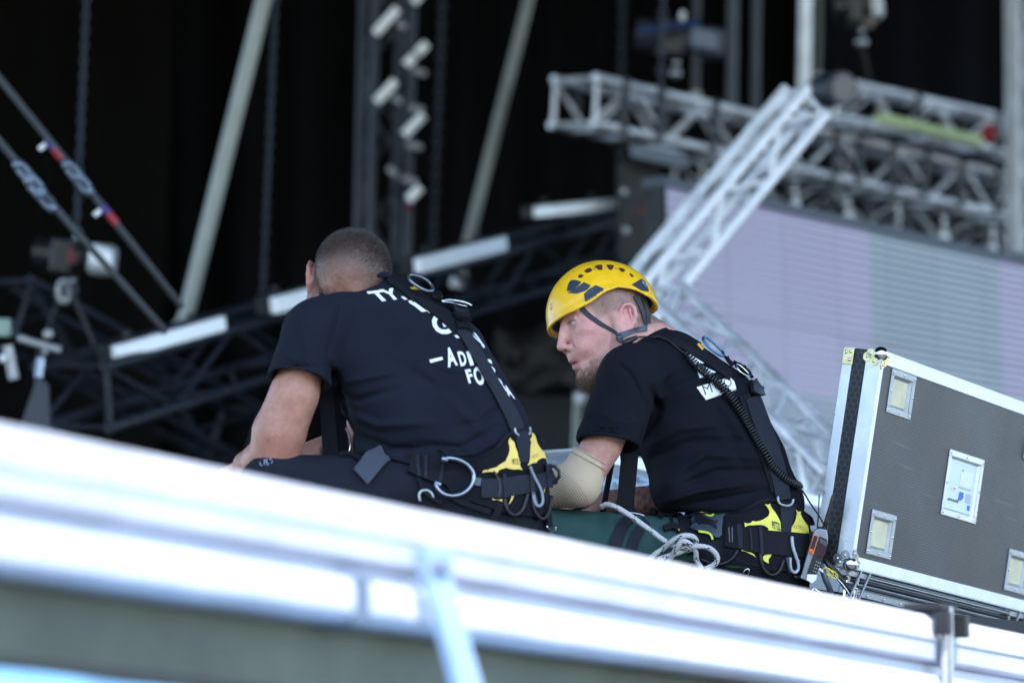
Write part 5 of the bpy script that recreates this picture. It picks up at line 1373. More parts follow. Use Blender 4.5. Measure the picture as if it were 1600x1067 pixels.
P, F = g.mesh(); P = relax(P, F, 1, .3)
Hd = to_head(P, C2, fr2, s2)
hand = place_hand(PXA([(808, 750, 14)], D2)[0], -VX*.8+VA*.5, -VU, False, .6)
hand2 = place_hand(PXA([(945, 785, 93)], D2)[0], -VX*.9-VA*.2, -VU, True, .6)
Wp = PXA(P, D2); n0 = len(Wp)
Wall = np.concatenate((Wp, hand[0], hand2[0])); Fall = np.concatenate((F, hand[1]+n0, hand2[1]+n0+len(hand[0])))
body2 = link_mesh('body', Wall, Fall.tolist(), SKIN, man2)
col = np.tile(V(.58, .30, .24), (len(Wall), 1))
inh = ((Hd[:, 1] > -132) & (np.abs(Hd[:, 0]) < 105) & (np.abs(Hd[:, 2]) < 64)).astype(float)
mixc(col, inh*.75*np.clip(blob(Hd, (50, -52, 30), (26, 26, 30))+blob(Hd, (50, -52, -30), (26, 26, 30)), 0, 1), (.55, .22, .20))
mixc(col, inh*.55*blob(Hd, (84, -54, 0), (12, 14, 14)), (.55, .22, .20))
mixc(col, inh*.5*blob(Hd, (60, 10, 0), (16, 22, 40)), (.56, .27, .23))
ears = inh*sm(np.abs(Hd[:, 2]), 42, 48)*(1-sm(((Hd[:, 0]+15)/17)**2+((Hd[:, 1]+47)/23)**2, .8, 1.25))
mixc(col, ears*.75, (.60, .26, .24))
# lips, brows, shaved side, stubble; shade painted on lids and lip line
lips = inh*np.clip(np.exp(-((Hd[:, 0]-76)/11)**2-((Hd[:, 1]+84)/7.0)**2-(Hd[:, 2]/15)**2)*1.5, 0, 1)
mixc(col, lips*.8, (.42, .12, .13))
mouth_shade = inh*np.exp(-((Hd[:, 0]-76)/12)**2-((Hd[:, 1]+84.5)/1.8)**2-(Hd[:, 2]/15)**2); mixc(col, np.clip(mouth_shade*1.2, 0, 1)*.85, (.06, .02, .02))  # near-black shade between the lips, put into the skin colour
for sg_ in (1, -1):
    t_ = np.clip((Hd[:, 2]*sg_-8)/26, 0, 1)
    br = inh*np.exp(-((Hd[:, 1]-(-8+2.5*np.sin(t_*3.1)))/3.6)**2)*(Hd[:, 2]*sg_ > 7)*(Hd[:, 2]*sg_ < 36)*(Hd[:, 0] > 48); mixc(col, br*.75, (.14, .08, .06))
    lid_shade = inh*np.exp(-((Hd[:, 1]+21.7)/1.7)**2-((Hd[:, 2]*sg_-19.5)/9)**2)*(Hd[:, 0] > 55); mixc(col, np.clip(lid_shade*1.3, 0, 1)*.7, (.14, .07, .06))  # eyelid shading put into the skin colour
    lower_lid_shade = inh*np.exp(-((Hd[:, 1]+33.5)/3.5)**2-((Hd[:, 2]*sg_-20)/10)**2)*(Hd[:, 0] > 52); mixc(col, lower_lid_shade*.35, (.36, .17, .17))
hairz = inh*sm(Hd[:, 1]+.12*Hd[:, 0]-.0*Hd[:, 2], -36, -18)*(1-sm(Hd[:, 0]-.12*Hd[:, 1], 28, 40))
hairz = np.maximum(hairz, inh*(1-sm(Hd[:, 0], -34, -22))*sm(Hd[:, 1], -78, -50))
hairz = hairz*(1-ears); mixc(col, hairz*.62, (.19, .145, .12))
stub = inh*(Hd[:, 0] > 2)*(1-sm(Hd[:, 1]+.5*(Hd[:, 0]-30), -96, -66)); stub = stub*(1-lips); mixc(col, stub*.38, (.26, .13, .095))
mole = np.exp(-((P-V(937.5, 689, -128))/V(3, 3, 20))**2).prod(1)*0; 
# tattoo on the far forearm
ang = (P[:, 0]-1008)*.16+(P[:, 1]-788)*.11; tt = ((np.sin(ang*3)+np.sin((P[:, 1]-P[:, 0]*.5)*.42)) > .35)*(np.abs(P[:, 0]-1000) < 40)*(P[:, 2] > 60)*(P[:, 1] > 740)
mixc(col, tt*.6, (.10, .11, .12))
set_col(body2, col)
# eyes
for sg_ in (1, -1):
    e0 = PXA([H2(57.4, -25.4, sg_*19.3)], D2)[0]; fw = unit(PXA([H2(57.4+10, -25.4+1.5, sg_*19.3+2.5)], D2)[0]-e0); r_ = 7.5/FPX*D2
    eye = build(MB().ball(e0, r_, 24), 'eye', mat('eye_white', (.40, .39, .41), .25), man2, smooth=True)
    a = unit(np.cross(fw, V(0, 0, 1))); b = np.cross(a, fw)
    def disc(rad, off): return [e0+fw*off+(a*math.cos(t)+b*math.sin(t))*rad for t in np.linspace(0, 6.283, 20, endpoint=False)]
    build(MB().prism(disc(r_*.54, r_*.86), fw*r_*.05), 'iris', mat('grey_blue_iris', (.12, .20, .26), .15), eye)
    build(MB().prism(disc(r_*.24, r_*.92), fw*r_*.03), 'pupil', mat('pupil', (.005, .005, .005), .1), eye)
# beard, stubble, cropped sides
def mb_(c):
    h = to_head(c, C2, fr2, s2); l = np.exp(-((h[:, 0]-77)/10)**2-((h[:, 1]+84)/7)**2-(h[:, 2]/15)**2)
    return (((h[:, 0] > 24) & (h[:, 1] < -98)) | ((h[:, 0] > 20) & (h[:, 0] < 62) & (h[:, 1] < -90))) & (h[:, 1] > -130) & (np.abs(h[:, 2]) < 42) & (l < .3)
def lb(p):
    h = to_head(p, C2, fr2, s2); return .30+1.0*sm(-h[:, 1], 100, 119)*sm(h[:, 0], 26, 50)
v_, f_ = strands('beard', P, F, mb_, 6000, 5.6, .22, BEARD, man2, lean=-fr2[1]*1.1+fr2[0]*.25, curl=.35, jitter=.33, seg=3, lenfun=lb, seed=11)
link_mesh('beard', PXA(v_, D2), f_, BEARD, man2)
def ms(c):
    h = to_head(c, C2, fr2, s2); l = np.exp(-((h[:, 0]-77)/11)**2-((h[:, 1]+84)/8)**2-(h[:, 2]/16)**2)
    return (h[:, 0] > 0) & (h[:, 1]+.5*(h[:, 0]-30) < -74) & (h[:, 1] > -122) & (h[:, 1] < -62) & (l < .25) & (np.abs(h[:, 2]) < 50)
v_, f_ = strands('stubble', P, F, ms, 4200, 2.3, .17, BEARD, man2, lean=-fr2[1]*.8, jitter=.4, seed=12); link_mesh('stubble', PXA(v_, D2), f_, BEARD, man2)
def mh(c):
    h = to_head(c, C2, fr2, s2); a_ = (h[:, 1]+.12*h[:, 0] > -30) & (h[:, 0]-.12*h[:, 1] < 36); b_ = (h[:, 0] < -28) & (h[:, 1] > -66)
    e_ = (np.abs(h[:, 2]) > 43) & (((h[:, 0]+15)/16)**2+((h[:, 1]+47)/22)**2 < 1); return (a_ | b_) & ~e_ & (h[:, 1] < 50) & (np.abs(h[:, 0]) < 90) & (np.abs(h[:, 2]) < 60)
v_, f_ = strands('hair', P, F, mh, 24000, 2.0, .17, HAIRL, man2, lean=-fr2[1]*.4-fr2[0]*.3, jitter=.35, seed=13); link_mesh('hair', PXA(v_, D2), f_, HAIRL, man2)
def me_(c):
    h = to_head(c, C2, fr2, s2); t_ = np.clip((np.abs(h[:, 2])-8)/26, 0, 1)
    return (np.abs(h[:, 1]-(-8+2.5*np.sin(t_*3.1))) < 2.8) & (np.abs(h[:, 2]) > 8) & (np.abs(h[:, 2]) < 34) & (h[:, 0] > 48)
v_, f_ = strands('eyebrow', P, F, me_, 900, 3.6, .22, BEARD, man2, lean=-fr2[0]*.9, jitter=.3, seed=14); link_mesh('eyebrows', PXA(v_, D2), f_, BEARD, man2)
bvhead = bvh_of((PXA(P, D2), F))

# --- helmet: moulded shell with dark patches for vents, ribbed brim, lining
hel = part_empty('helmet', man2)
HC = V(940.5, 489, 2); HR = V(88.5, 84.5, 72)
def rimh(ph):
    d = math.degrees(abs(ph if ph <= math.pi else 2*math.pi-ph))
    return float(np.interp(d, [0, 20, 40, 58, 75, 92, 108, 125, 142, 160, 180], [-3, -3, -3, -4, -1, 9, 12, 4, -7, -14, -17]))
NP_, NV_ = 240, 40
f_, u_, s_ = head_frame((-.945, .265, -.17), (-.25, -.90, .34))
def shellpt(ph, t, sc=1.0, drop_=0.0):
    h = rimh(ph); th0 = math.asin(max(-.9, min(.9, h/HR[1]))); th = th0+(math.pi/2-th0)*t
    fl = 1+.030*math.exp(-(t/.05)**2)*(1 if math.cos(ph) > -.3 else .3)
    ridge = 1+.012*math.exp(-((t-.42)/.05)**2)*max(0, math.sin(ph))**.5 if 0 < ph < math.pi else 1
    c = math.cos(th)
    return HC+(f_*HR[0]*c*math.cos(ph)*fl+u_*(HR[1]*math.sin(th)*(1-.03*abs(c)))+s_*HR[2]*c*math.sin(ph)*fl)*sc*1.0-u_*drop_
vs = []; fs = []
phs = [2*math.pi*i/NP_ for i in range(NP_)]
for i, ph in enumerate(phs):
    for j in range(NV_+1): vs.append(shellpt(ph, j/NV_))
K = NV_+1
for i in range(NP_):
    a, b = i*K, ((i+1) % NP_)*K
    for j in range(NV_): fs.append((a+j, b+j, b+j+1, a+j+1))
shP, shF = np.array(vs), np.array(fs)
# rim lip and inner face
def strip(name, rows, mt, alt=False):
    vs = []; fs = []; m_ = []
    for i, ph in enumerate(phs):
        for (sc, t, dd) in rows:
            k = 1+(.010 if (alt and (i//2) % 2) else 0); q = shellpt(ph, t, sc, dd); vs.append(HC+(q-HC)*k)
    n = len(rows)
    for i in range(NP_):
        a, b = i*n, ((i+1) % NP_)*n
        for j in range(n-1): fs.append((a+j, a+j+1, b+j+1, b+j)); m_.append(0)
    return link_mesh(name, PXA(np.array(vs), D2), fs, mt, hel, fix=False)
YH = mat('yellow_helmet_plastic', (.90, .50, .014), .36, 0, var=.09, vscale=45, coat=.25, rvar=.08, bump=.06, bscale=60)
YI = mat('orange_yellow_inner', (.72, .36, .015), .5, 0, var=.08, vscale=40)
BL = mat('helmet_lining', (.012, .013, .018), .8, 0)
shell = link_mesh('shell', PXA(shP, D2), fs, YH, hel, fix=True)
strip('rim', [(1.0, 0, 0), (.995, 0, 1.8), (.965, 0, 2.2), (.945, 0, 1.0)], YH)
strip('ribbed_brim', [(.945, 0, 1.0), (.925, .02, 0), (.90, .05, 0), (.885, .09, 0)], YI, True)
strip('lining', [(.90, .035, 0), (.875, .06, 0), (.86, .35, 0), (.86, .7, 0), (.86, 1, 0)], BL)
bvhel = bvh_of((PXA(shP, D2), shF[:, ::-1]))
zh = lambda X, Y: (820+X/4.6375, 390+Y/4.6375)
VENT = mat('painted_vent_shade', (.05, .018, .008), .7)  # flat dark patches painted as the shade inside the openings
NAVY = mat('navy_grey_clip', (.035, .045, .065), .45)
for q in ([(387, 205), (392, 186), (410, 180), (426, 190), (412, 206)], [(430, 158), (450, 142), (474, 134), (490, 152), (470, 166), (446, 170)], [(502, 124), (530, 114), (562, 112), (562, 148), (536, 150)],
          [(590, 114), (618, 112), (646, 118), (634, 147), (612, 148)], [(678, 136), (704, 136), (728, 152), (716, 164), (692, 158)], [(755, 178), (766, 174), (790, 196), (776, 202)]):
    build(patch(MB(), [zh(*p) for p in q], bvhel, D2, .0004, .0008, 3, sm=0), 'vent_shade_patch', VENT, hel)
for q in ([(335, 226), (372, 224), (409, 238), (388, 262), (350, 300), (308, 301), (316, 258)], [(430, 240), (478, 262), (455, 290), (432, 302), (378, 320), (312, 314), (352, 300), (392, 268)],
          [(430, 325), (465, 290), (515, 260), (600, 299), (566, 318), (545, 345), (490, 378), (440, 391)], [(775, 256), (840, 216), (852, 262), (866, 288), (895, 306), (850, 300)], [(842, 216), (862, 228), (882, 258), (895, 302), (868, 288), (854, 262)]):
    build(patch(MB(), [zh(*p) for p in q], bvhel, D2, .0006, .0018, 3, sm=1), 'clip_plate', NAVY, hel)
build(patch(MB(), [zh(*p) for p in [(498, 372), (508, 350), (535, 332), (556, 326), (552, 346), (528, 366)]], bvhel, D2, .0026, .0008, 3, sm=0), 'yellow_dial', YH, hel)
for c in ((503, 146), (663, 140)):
    build(patch(MB(), [zh(c[0]+10*math.cos(t), c[1]+8*math.sin(t)) for t in np.linspace(0, 6.283, 12, endpoint=False)], bvhel, D2, .0003, .0012, 3), 'screw', NAVY, hel)
m = MB()
for i, ch in enumerate('PETZL'): glyph(m, ch, zh(842+i*8.4, 246+i*6.5), zh(849+i*8.4, 250+i*6.5), zh(846+i*8.2, 232+i*6), bvhel, D2, .0032, .01)
build(m, 'clip_lettering', mat('pale_blue_print', (.5, .6, .68), .6), hel)
m = MB()
for i, ch in enumerate('PETZL'): glyph(m, ch, zh(182+i*1.6, 438-i*11), zh(184+i*1.6, 430-i*11), zh(199-i*.3, 434-i*11), bvhel, D2, .0010, .0)
build(m, 'shell_lettering', TEXTD, hel)
STRAPM = mat('helmet_strap', (.018, .020, .028), .7, 0, bump=.4, bscale=900, sheen=.2)
build(ribbon(MB(), [zh(395, 402), (911, 484), (921, 494), (938, 506.5), (952, 513.5), (962, 519), (968, 526)], [10, 8, 7.5, 7, 6, 5.5, 5], bvhead, D2, .0012, .0016, 4, 3), 'chin_strap', STRAPM, hel)
build(ribbon(MB(), [(990, 462), (996, 474), (1001, 486), (1005, 498), (1009, 510)], [6, 4.5, 4.5, 5, 5], bvhead, D2, .004, .0016, 3, 3), 'rear_strap', STRAPM, hel)
build(ribbon(MB(), [(1001, 462), (1006, 476), (1011, 492), (1012, 507)], [6, 5, 6, 6], bvhead, D2, .005, .0016, 3, 3), 'rear_strap', STRAPM, hel)
build(ribbon(MB(), [(966, 526), (975, 524), (985, 518), (996, 515), (1010, 514)], [9, 9, 8.5, 8.5, 9], bvhead, D2, .0045, .003, 4, 3), 'neck_band', mat('slate_plastic', (.045, .055, .075), .4), hel)
build(patch(MB(), [(963.5, 522), (971, 521), (976, 527), (975, 535), (968, 537), (962.5, 533)], bvhead, D2, .004, .004, 3), 'strap_buckle', BLKPL, hel)
build(patch(MB(), [(967, 525), (971, 524), (973.5, 529), (970, 532), (966, 530)], bvhead, D2, .0085, .001, 3), 'buckle_window', mat('blue_grey', (.10, .12, .16), .5), hel)

# --- t-shirt
g = SDF(axis(885, 1275, 2.3), axis(505, 830, 2.3), axis(-175, 165, 2.6))
g.seg((1124, 738, 5), (1085, 652, 5), (107, 92), (100, 86), 0, V(.94, -.34, 0))
g.seg((1085, 652, 5), (1038, 590, 5), (100, 86), (78, 72), 8, V(.86, -.5, 0))
g.seg((1124, 738, 5), (1160, 795, 5), (104, 92), (97, 92), 10, V(.99, -.1, 0))
g.ell((985, 596, -80), (51, 56, 48), 14)
g.seg((1002, 574, -58), (1040, 572, 20), 40, 45, 16); g.seg((1040, 572, 20), (1075, 592, 98), 45, 40, 14)
g.ell((1022, 566, 5), (56, 40, 58), 14)
g.ell((1065, 762, -20), (48, 42, 66), 16)
g.seg((984, 600, -82), (951, 688, -107), 50, 50, 12)
g.seg((1075, 592, 98), (1060, 670, 125), 40, 42, 12)
for pts, wd, am in (
    ([(1012, 600, -85), (1030, 640, -96), (1010, 690, -100)], 8, -4.5), ([(1020, 630, -90), (1070, 600, -92), (1120, 580, -70)], 9, 2.2), ([(1022, 650, -90), (1080, 625, -95), (1150, 620, -70)], 10, -2),
    ([(1010, 700, -85), (1060, 670, -96), (1150, 660, -80)], 8, 2.4), ([(1010, 720, -80), (1080, 690, -96), (1180, 690, -70)], 9, -2.6), ([(1030, 760, -80), (1100, 710, -98), (1200, 715, -60)], 8, 2.8),
    ([(1040, 770, -85), (1120, 735, -98), (1210, 735, -55)], 7, -2.8), ([(1030, 788, -80), (1090, 768, -100), (1190, 752, -75)], 7, 4), ([(1060, 790, -85), (1130, 778, -98), (1220, 762, -60)], 5, -2.5),
    ([(1120, 620, -80), (1170, 690, -75), (1205, 750, -55)], 11, 2), ([(1100, 600, -80), (1140, 680, -88), (1170, 750, -80)], 11, -2),
    ([(955, 560, -100), (985, 585, -130), (1012, 640, -120)], 5, -2.4), ([(930, 640, -110), (960, 655, -135), (1000, 660, -125)], 8, 1.8), ([(925, 670, -115), (950, 672, -140), (985, 680, -135)], 6, -1.8),
    ([(1080, 560, -50), (1050, 580, -85), (1020, 600, -95)], 9, 1.6)):
    g.fold(pts, wd*.75, am*2.5)
g.rumple(2.2, .045, 9)
hp, hn = V(950, 692, -107), unit(V(-.12, .93, -.26))
g.plane(hp+hn*3, hn, (886, 665, -175), (1014, 790, -40))
g.seg(hp-hn*20, hp+hn*40, 45.5, 45.5, 1.5, op='s')
g.plane((0, 800, 0), (0, 1, 0), (886, 780, -175), (1275, 832, 165), 6)
Pt2, Ft2 = g.mesh(); Pt2 = relax(Pt2, Ft2, 2, .5)
tee2 = world_obj('t_shirt', Pt2, Ft2, D2, TEE2, man2)
m = MB(); a_ = unit(np.cross(hn, V(0, 0, 1))); b_ = np.cross(hn, a_)
m.tube(PXA([hp-hn*5+(a_*math.cos(t)+b_*math.sin(t))*50.3 for t in np.linspace(0, 2*math.pi, 40, endpoint=False)], D2), .0011, 5, closed=True); build(m, 'hem_seam', TEE2, tee2, smooth=True)
m = MB(); m.tube(PXA([V(996, 545, 0)+V(.82, -.50, .1)*56*math.cos(t)+V(-.05, .14, .98)*46*math.sin(t) for t in np.linspace(0, 2*math.pi, 48, endpoint=False)], D2), .0085, 8, closed=True); build(m, 'collar', TEE2, tee2, smooth=True)
# --- elbow brace
g = SDF(axis(800, 975, 1.6), axis(680, 830, 1.6), axis(-160, -10, 2))
g.seg((925, 712, -101), (903, 755, -101), 31.5, 35, 0); g.seg((903, 755, -101), (842, 768, -58), 36, 29, 10)
n_ = unit(V(-.48, .86, -.05)); g.plane((925.5, 713, -101), -n_, (880, 670, -160), (975, 750, -40), 1.5)
g.plane((838, 768, -58), (-1, 0, .5), (800, 700, -160), (870, 830, -10), 1.5)
Pb, Fb = g.mesh(); Pb = relax(Pb, Fb, 1, .4)
def brace_mat():
    m = mat('beige_elastic', (.56, .43, .29), .85, 0, bump=.3, bscale=600, var=.06, vscale=20, sheen=.1); nt = m.node_tree; N = nt.nodes; L = nt.links
    tc = N.new('ShaderNodeAttribute'); tc.attribute_name = 'pos'; w_ = N.new('ShaderNodeTexWave'); w_.wave_type = 'RINGS'; w_.rings_direction = 'SPHERICAL'; w_.inputs['Scale'].default_value = 1.0
    L.new(tc.outputs['Vector'], w_.inputs['Vector']); mr = N.new('ShaderNodeMapRange'); mr.inputs['To Min'].default_value = .62; mr.inputs['To Max'].default_value = 1.08
    L.new(w_.outputs['Fac'], mr.inputs['Value']); b = N['Principled BSDF']; src = b.inputs['Base Color'].links[0].from_socket
    ln = N.new('ShaderNodeVectorMath'); ln.operation = 'LENGTH'; L.new(tc.outputs['Vector'], ln.inputs[0])
    # ribbed knit only near the elbow point
    cmp_ = N.new('ShaderNodeMath'); cmp_.operation = 'LESS_THAN'; cmp_.inputs[1].default_value = 7.2; L.new(ln.outputs['Value'], cmp_.inputs[0])
    mx = N.new('ShaderNodeMix'); L.new(cmp_.outputs[0], mx.inputs[0]); mx.inputs[2].default_value = 1.0; L.new(mr.outputs[0], mx.inputs[3])
    s_ = N.new('ShaderNodeVectorMath'); s_.operation = 'SCALE'; L.new(src, s_.inputs[0]); L.new(mx.outputs[0], s_.inputs['Scale']); L.new(s_.outputs[0], b.inputs['Base Color'])
    return m
brc = world_obj('elbow_brace', Pb, Fb, D2, brace_mat(), man2)
at = brc.data.attributes.new('pos', 'FLOAT_VECTOR', 'POINT'); q = (Pb-V(842, 812, -120))*V(.085, .085, .05); at.data.foreach_set('vector', q.astype(np.float32).ravel())
m = MB(); a_ = unit(np.cross(n_, V(0, 0, 1))); b_ = np.cross(n_, a_)
for dd, rr in ((1.5, 32.6), (10, 33.0)): m.tube(PXA([V(925.5, 713, -101)+n_*dd+(a_*math.cos(t)+b_*math.sin(t))*rr for t in np.linspace(0, 2*math.pi, 40, endpoint=False)], D2), .0010, 5, closed=True)
build(m, 'cuff', mat('beige_elastic_trim', (.48, .39, .27), .85), brc, smooth=True)
# --- trousers
g = SDF(axis(780, 1285, 4), axis(775, 1180, 5), axis(-170, 250, 6))
g.ell((1166, 872, 0), (94, 76, 100), 0); g.seg((1168, 838, 0), (1166, 880, 0), (91, 91), (94, 95), 10, V(1, 0, 0))
for z, hx, kx in ((-70, 1105, 852), (120, 1150, 910)):
    g.seg((hx, 872, z*.6), (kx, 847, z), 60, 54, 14); g.seg((kx, 847, z), (kx+12, 1100, z+10), 50, 34, 12); g.seg((kx+12, 1100, z+10), (kx+12, 1130, z+10), 36, 37, 4)
for pts, wd, am in (([(935, 795, -90), (938, 830, -125), (930, 870, -125)], 5, -3), ([(945, 796, -90), (958, 830, -128), (975, 860, -125)], 6, 3), ([(962, 800, -90), (980, 830, -125), (1000, 870, -120)], 5, -3),
                    ([(1000, 815, -85), (1040, 830, -105), (1060, 870, -110)], 6, 3), ([(1005, 830, -90), (1030, 860, -118), (1050, 890, -110)], 6, -3), ([(870, 800, -110), (900, 806, -130), (930, 804, -125)], 5, 1.6)):
    g.fold(pts, wd, am)
Pr2, Fr2 = g.mesh(); Pr2 = relax(Pr2, Fr2, 2, .5)
tro2 = world_obj('trousers', Pr2, Fr2, D2, TROUG, man2)
def boots2(kx, z):
    q = SDF(axis(kx-90, kx+80, 4), axis(1080, 1250, 4), axis(z-45, z+45, 4))
    q.seg((kx+12, 1100, z), (kx+12, 1180, z), 36, 36, 6); q.seg((kx+8, 1195, z), (kx-52, 1205, z), (27, 33), (20, 30), 14, V(0, 1, 0)); q.plane((0, 1222, 0), (0, 1, 0), (kx-95, 1170, z-50), (kx+85, 1250, z+50))
    Pb, Fb = q.mesh(); b = world_obj('boot', Pb, Fb, D2, BOOT, man2); build(MB().box(PXA([(kx-20, 1225, z)], D2)[0], VX*.16, VU*.012, VA*.09), 'sole', RUBBER, b, bevel=.005)
boots2(852, -60); boots2(910, 130)
bv2 = bvh_of((PXA(Pt2, D2), Ft2), (PXA(Pr2, D2), Fr2)); bv2t = bvh_of((PXA(Pt2, D2), Ft2))
# --- shirt print
z2 = lambda X, Y: (1000+X/4.85, 500+Y/4.85)
pr = MB()
for q in ([(343, 265), (392, 254), (470, 286), (546, 340), (500, 330), (440, 332), (400, 345), (368, 318)], [(430, 372), (462, 352), (500, 362), (560, 392), (572, 398), (530, 408), (498, 432), (452, 442), (440, 408)],
          [(428, 510), (560, 470), (682, 435), (712, 468), (726, 520), (630, 556), (496, 602), (462, 556)], [(600, 362), (616, 372), (640, 408), (628, 408)]):
    patch(pr, [z2(*p) for p in q], bv2t, D2, .0010, .0008, 4, sm=1)
spr = build(pr, 'shirt_print', WHITEP, tee2)
m = MB()
for ch, a, b, c in (('M', (492, 566), (552, 546), (466, 500)), ('C', (572, 536), (628, 520), (550, 478)), ('O', (646, 515), (700, 497), (620, 455))):
    glyph(m, ch, z2(*a), z2(*b), z2(*c), bv2t, D2, .0026, -.008)
build(m, 'shirt_lettering', TEXTD, spr)
m = MB(); ribbon(m, [z2(495, 606), z2(630, 560), z2(728, 526)], 1.2, bv2t, D2, .0010, .0006, 2); build(m, 'print_edge', mat('cream_print', (.6, .55, .4), .8), spr)

# --- harness
har2 = part_empty('harness', man2)
B2_ = lambda name, m, mt, sm_=True: build(m, name, mt, har2, smooth='edge' if sm_ else False)
pad2 = [(1056, 800), (1090, 799), (1130, 799), (1158, 796), (1176, 788), (1190, 780), (1206, 782), (1225, 786), (1240, 790), (1250, 797), (1262, 811), (1264, 838), (1262, 862), (1254, 880), (1236, 892), (1190, 888), (1150, 884), (1110, 880), (1075, 866), (1058, 845)]
B2_('back_pad', patch(MB(), pad2, bv2, D2, .002, .010, 6), PAD)
m = MB(); ribbon(m, [(1062, 801), (1100, 800), (1135, 800), (1160, 796), (1178, 787), (1191, 781), (1212, 783), (1238, 790), (1252, 800), (1262, 813), (1263, 822)], 4.2, bv2, D2, .009, .005, 2); B2_('pad_edge', m, WEB)
B2_('seat_strap', patch(MB(), [(1040, 872), (1080, 872), (1150, 882), (1236, 890), (1256, 880), (1266, 905), (1264, 940), (1200, 935), (1100, 920), (1040, 900)], bv2, D2, .002, .006, 7), PAD)
m = MB(); ribbon(m, [(1150, 872), (1190, 884), (1236, 888), (1256, 876)], 4, bv2, D2, .009, .004, 2); B2_('pad_edge', m, WEB)
for q in ([(1192, 787), (1200, 786.6), (1205.5, 793.4), (1209, 800.5), (1217, 818), (1218, 829), (1216, 835), (1206, 834), (1196.6, 831), (1196.6, 825.5), (1189.5, 823), (1176, 824.5), (1162.7, 826), (1162.7, 817.5), (1178.8, 814), (1190, 811), (1196.6, 808.6), (1198, 801)],
          [(1236.6, 792.5), (1244.7, 797), (1248, 811), (1255, 819), (1262.5, 827), (1261.6, 838), (1251.8, 834.4), (1247.3, 839.7), (1238, 838), (1228.6, 836), (1228.6, 825.5), (1235.8, 811)],
          [(1186, 869), (1192, 864), (1203.7, 864.7), (1198, 879), (1194, 880), (1186, 874)], [(1159, 858), (1168, 860), (1178.8, 864.7), (1179.7, 871), (1168, 866), (1158, 861)], [(1237.5, 871), (1244.7, 871), (1244.7, 880.7), (1239, 885), (1236, 878)]):
    B2_('yellow_panel', patch(MB(), q, bv2, D2, .0123, .001, 4), YELG)
m = MB()
for i, ch in enumerate('PETZL'): glyph(m, ch, (1202.2+i*2.5, 826+i*.8), (1204.3+i*2.5, 826.6+i*.8), (1202+i*2.5, 815+i*.8), bv2, D2, .0142, .025)
B2_('label_print', m, TEXTD)
m = MB()
for i, ch in enumerate('ASTRO'): glyph(m, ch, (1233+i*3.1, 826.5+i*.5), (1235.3+i*3.1, 826.9+i*.5), (1233+i*3.1, 820.7+i*.5), bv2, D2, .0142, .0)
B2_('label_print', m, mat('olive_print', (.2, .18, .05)))
B2_('waist_strap', ribbon(MB(), [(1134, 838), (1160, 842), (1188, 847), (1222, 850), (1258, 853)], [36, 36, 36, 37, 36], bv2, D2, .014, .004), WEB)
B2_('waist_strap', ribbon(MB(), [(1066, 822), (1084, 826)], 40, bv2, D2, .008, .004), WEB)
for x, y, w2, h_ in ((1157, 840, 7, 38), (1186, 846, 5, 42), (1256, 852, 6, 42), (1172, 844, 3, 34)): B2_('strap_loop', ribbon(MB(), [(x-1, y-h_/2), (x+1, y+h_/2)], w2, bv2, D2, .019, .003, 2), WEBG)
for x in (1141, 1146): B2_('strap_stitch', ribbon(MB(), [(x, 826), (x-1, 850)], 1.6, bv2, D2, .019, .001, 2), mat('grey_stitch', (.09, .10, .12), .7))
B2_('buckle_plate', patch(MB(), [(1081.5, 802), (1110, 803), (1137, 806), (1133, 826), (1128, 845), (1117, 848), (1085, 838), (1076, 832)], bv2, D2, .014, .007, 5), mat('slate_plastic2', (.028, .036, .052), .42))
B2_('buckle_button', patch(MB(), [(1083, 815), (1124, 820), (1121, 833), (1080, 828)], bv2, D2, .0215, .003, 5), BLKPL)
LIME = mat('lime_mark', (.50, .62, .03), .5)
B2_('lime_mark', ribbon(MB(), [(1095.5, 804), (1099, 810), (1116, 813), (1121, 808)], 3, bv2, D2, .0215, .001, 2, 2), LIME)
B2_('lime_mark', ribbon(MB(), [(1089, 837), (1103, 839), (1109, 842), (1111, 848)], 3, bv2, D2, .0215, .001, 2, 2), LIME)
for pts, w2 in (([(1030, 812), (1046, 800), (1060, 806), (1066, 824)], 9), ([(1036, 830), (1052, 824), (1068, 838)], 9), ([(1112, 846), (1116, 862), (1122, 874)], 14), ([(1020, 806), (1034, 798), (1046, 804), (1049, 822)], 5)):
    B2_('loose_strap', ribbon(MB(), pts, w2, bv2, D2, .008, .005, 3), WEB)
build(MB().ball(PXA([(1060.5, 827.5, -112)], D2)[0], .003, 10), 'brass_rivet', mat('brass', (.8, .45, .12), .3, 1.0), har2, smooth=True)
for pts in ([(1183, 862), (1185, 878), (1192, 892), (1204, 897), (1214, 890), (1220, 873)], [(1232, 898), (1240, 901), (1247, 894), (1251, 876)], [(1094, 872), (1110, 879), (1128, 880), (1144, 871), (1152, 858)]):
    ring_on('gear_loop', pts, .0042, bv2, D2, .016, RUBBER, har2)
ring_on('tool_holder', [(1226.5, 837), (1227, 850), (1231, 864), (1236, 878), (1237, 889), (1233, 895), (1227, 893), (1224, 886), (1224, 870)], .0028, bv2, D2, .024, mat('pale_tool_holder', (.36, .39, .44), .4), har2, ell=1.4)
B2_('holder_lattice', ribbon(MB(), [(1224, 870), (1227, 882), (1229, 892)], 6, bv2, D2, .015, .002, 2), mat('blue_grey_net', (.07, .09, .13), .6))
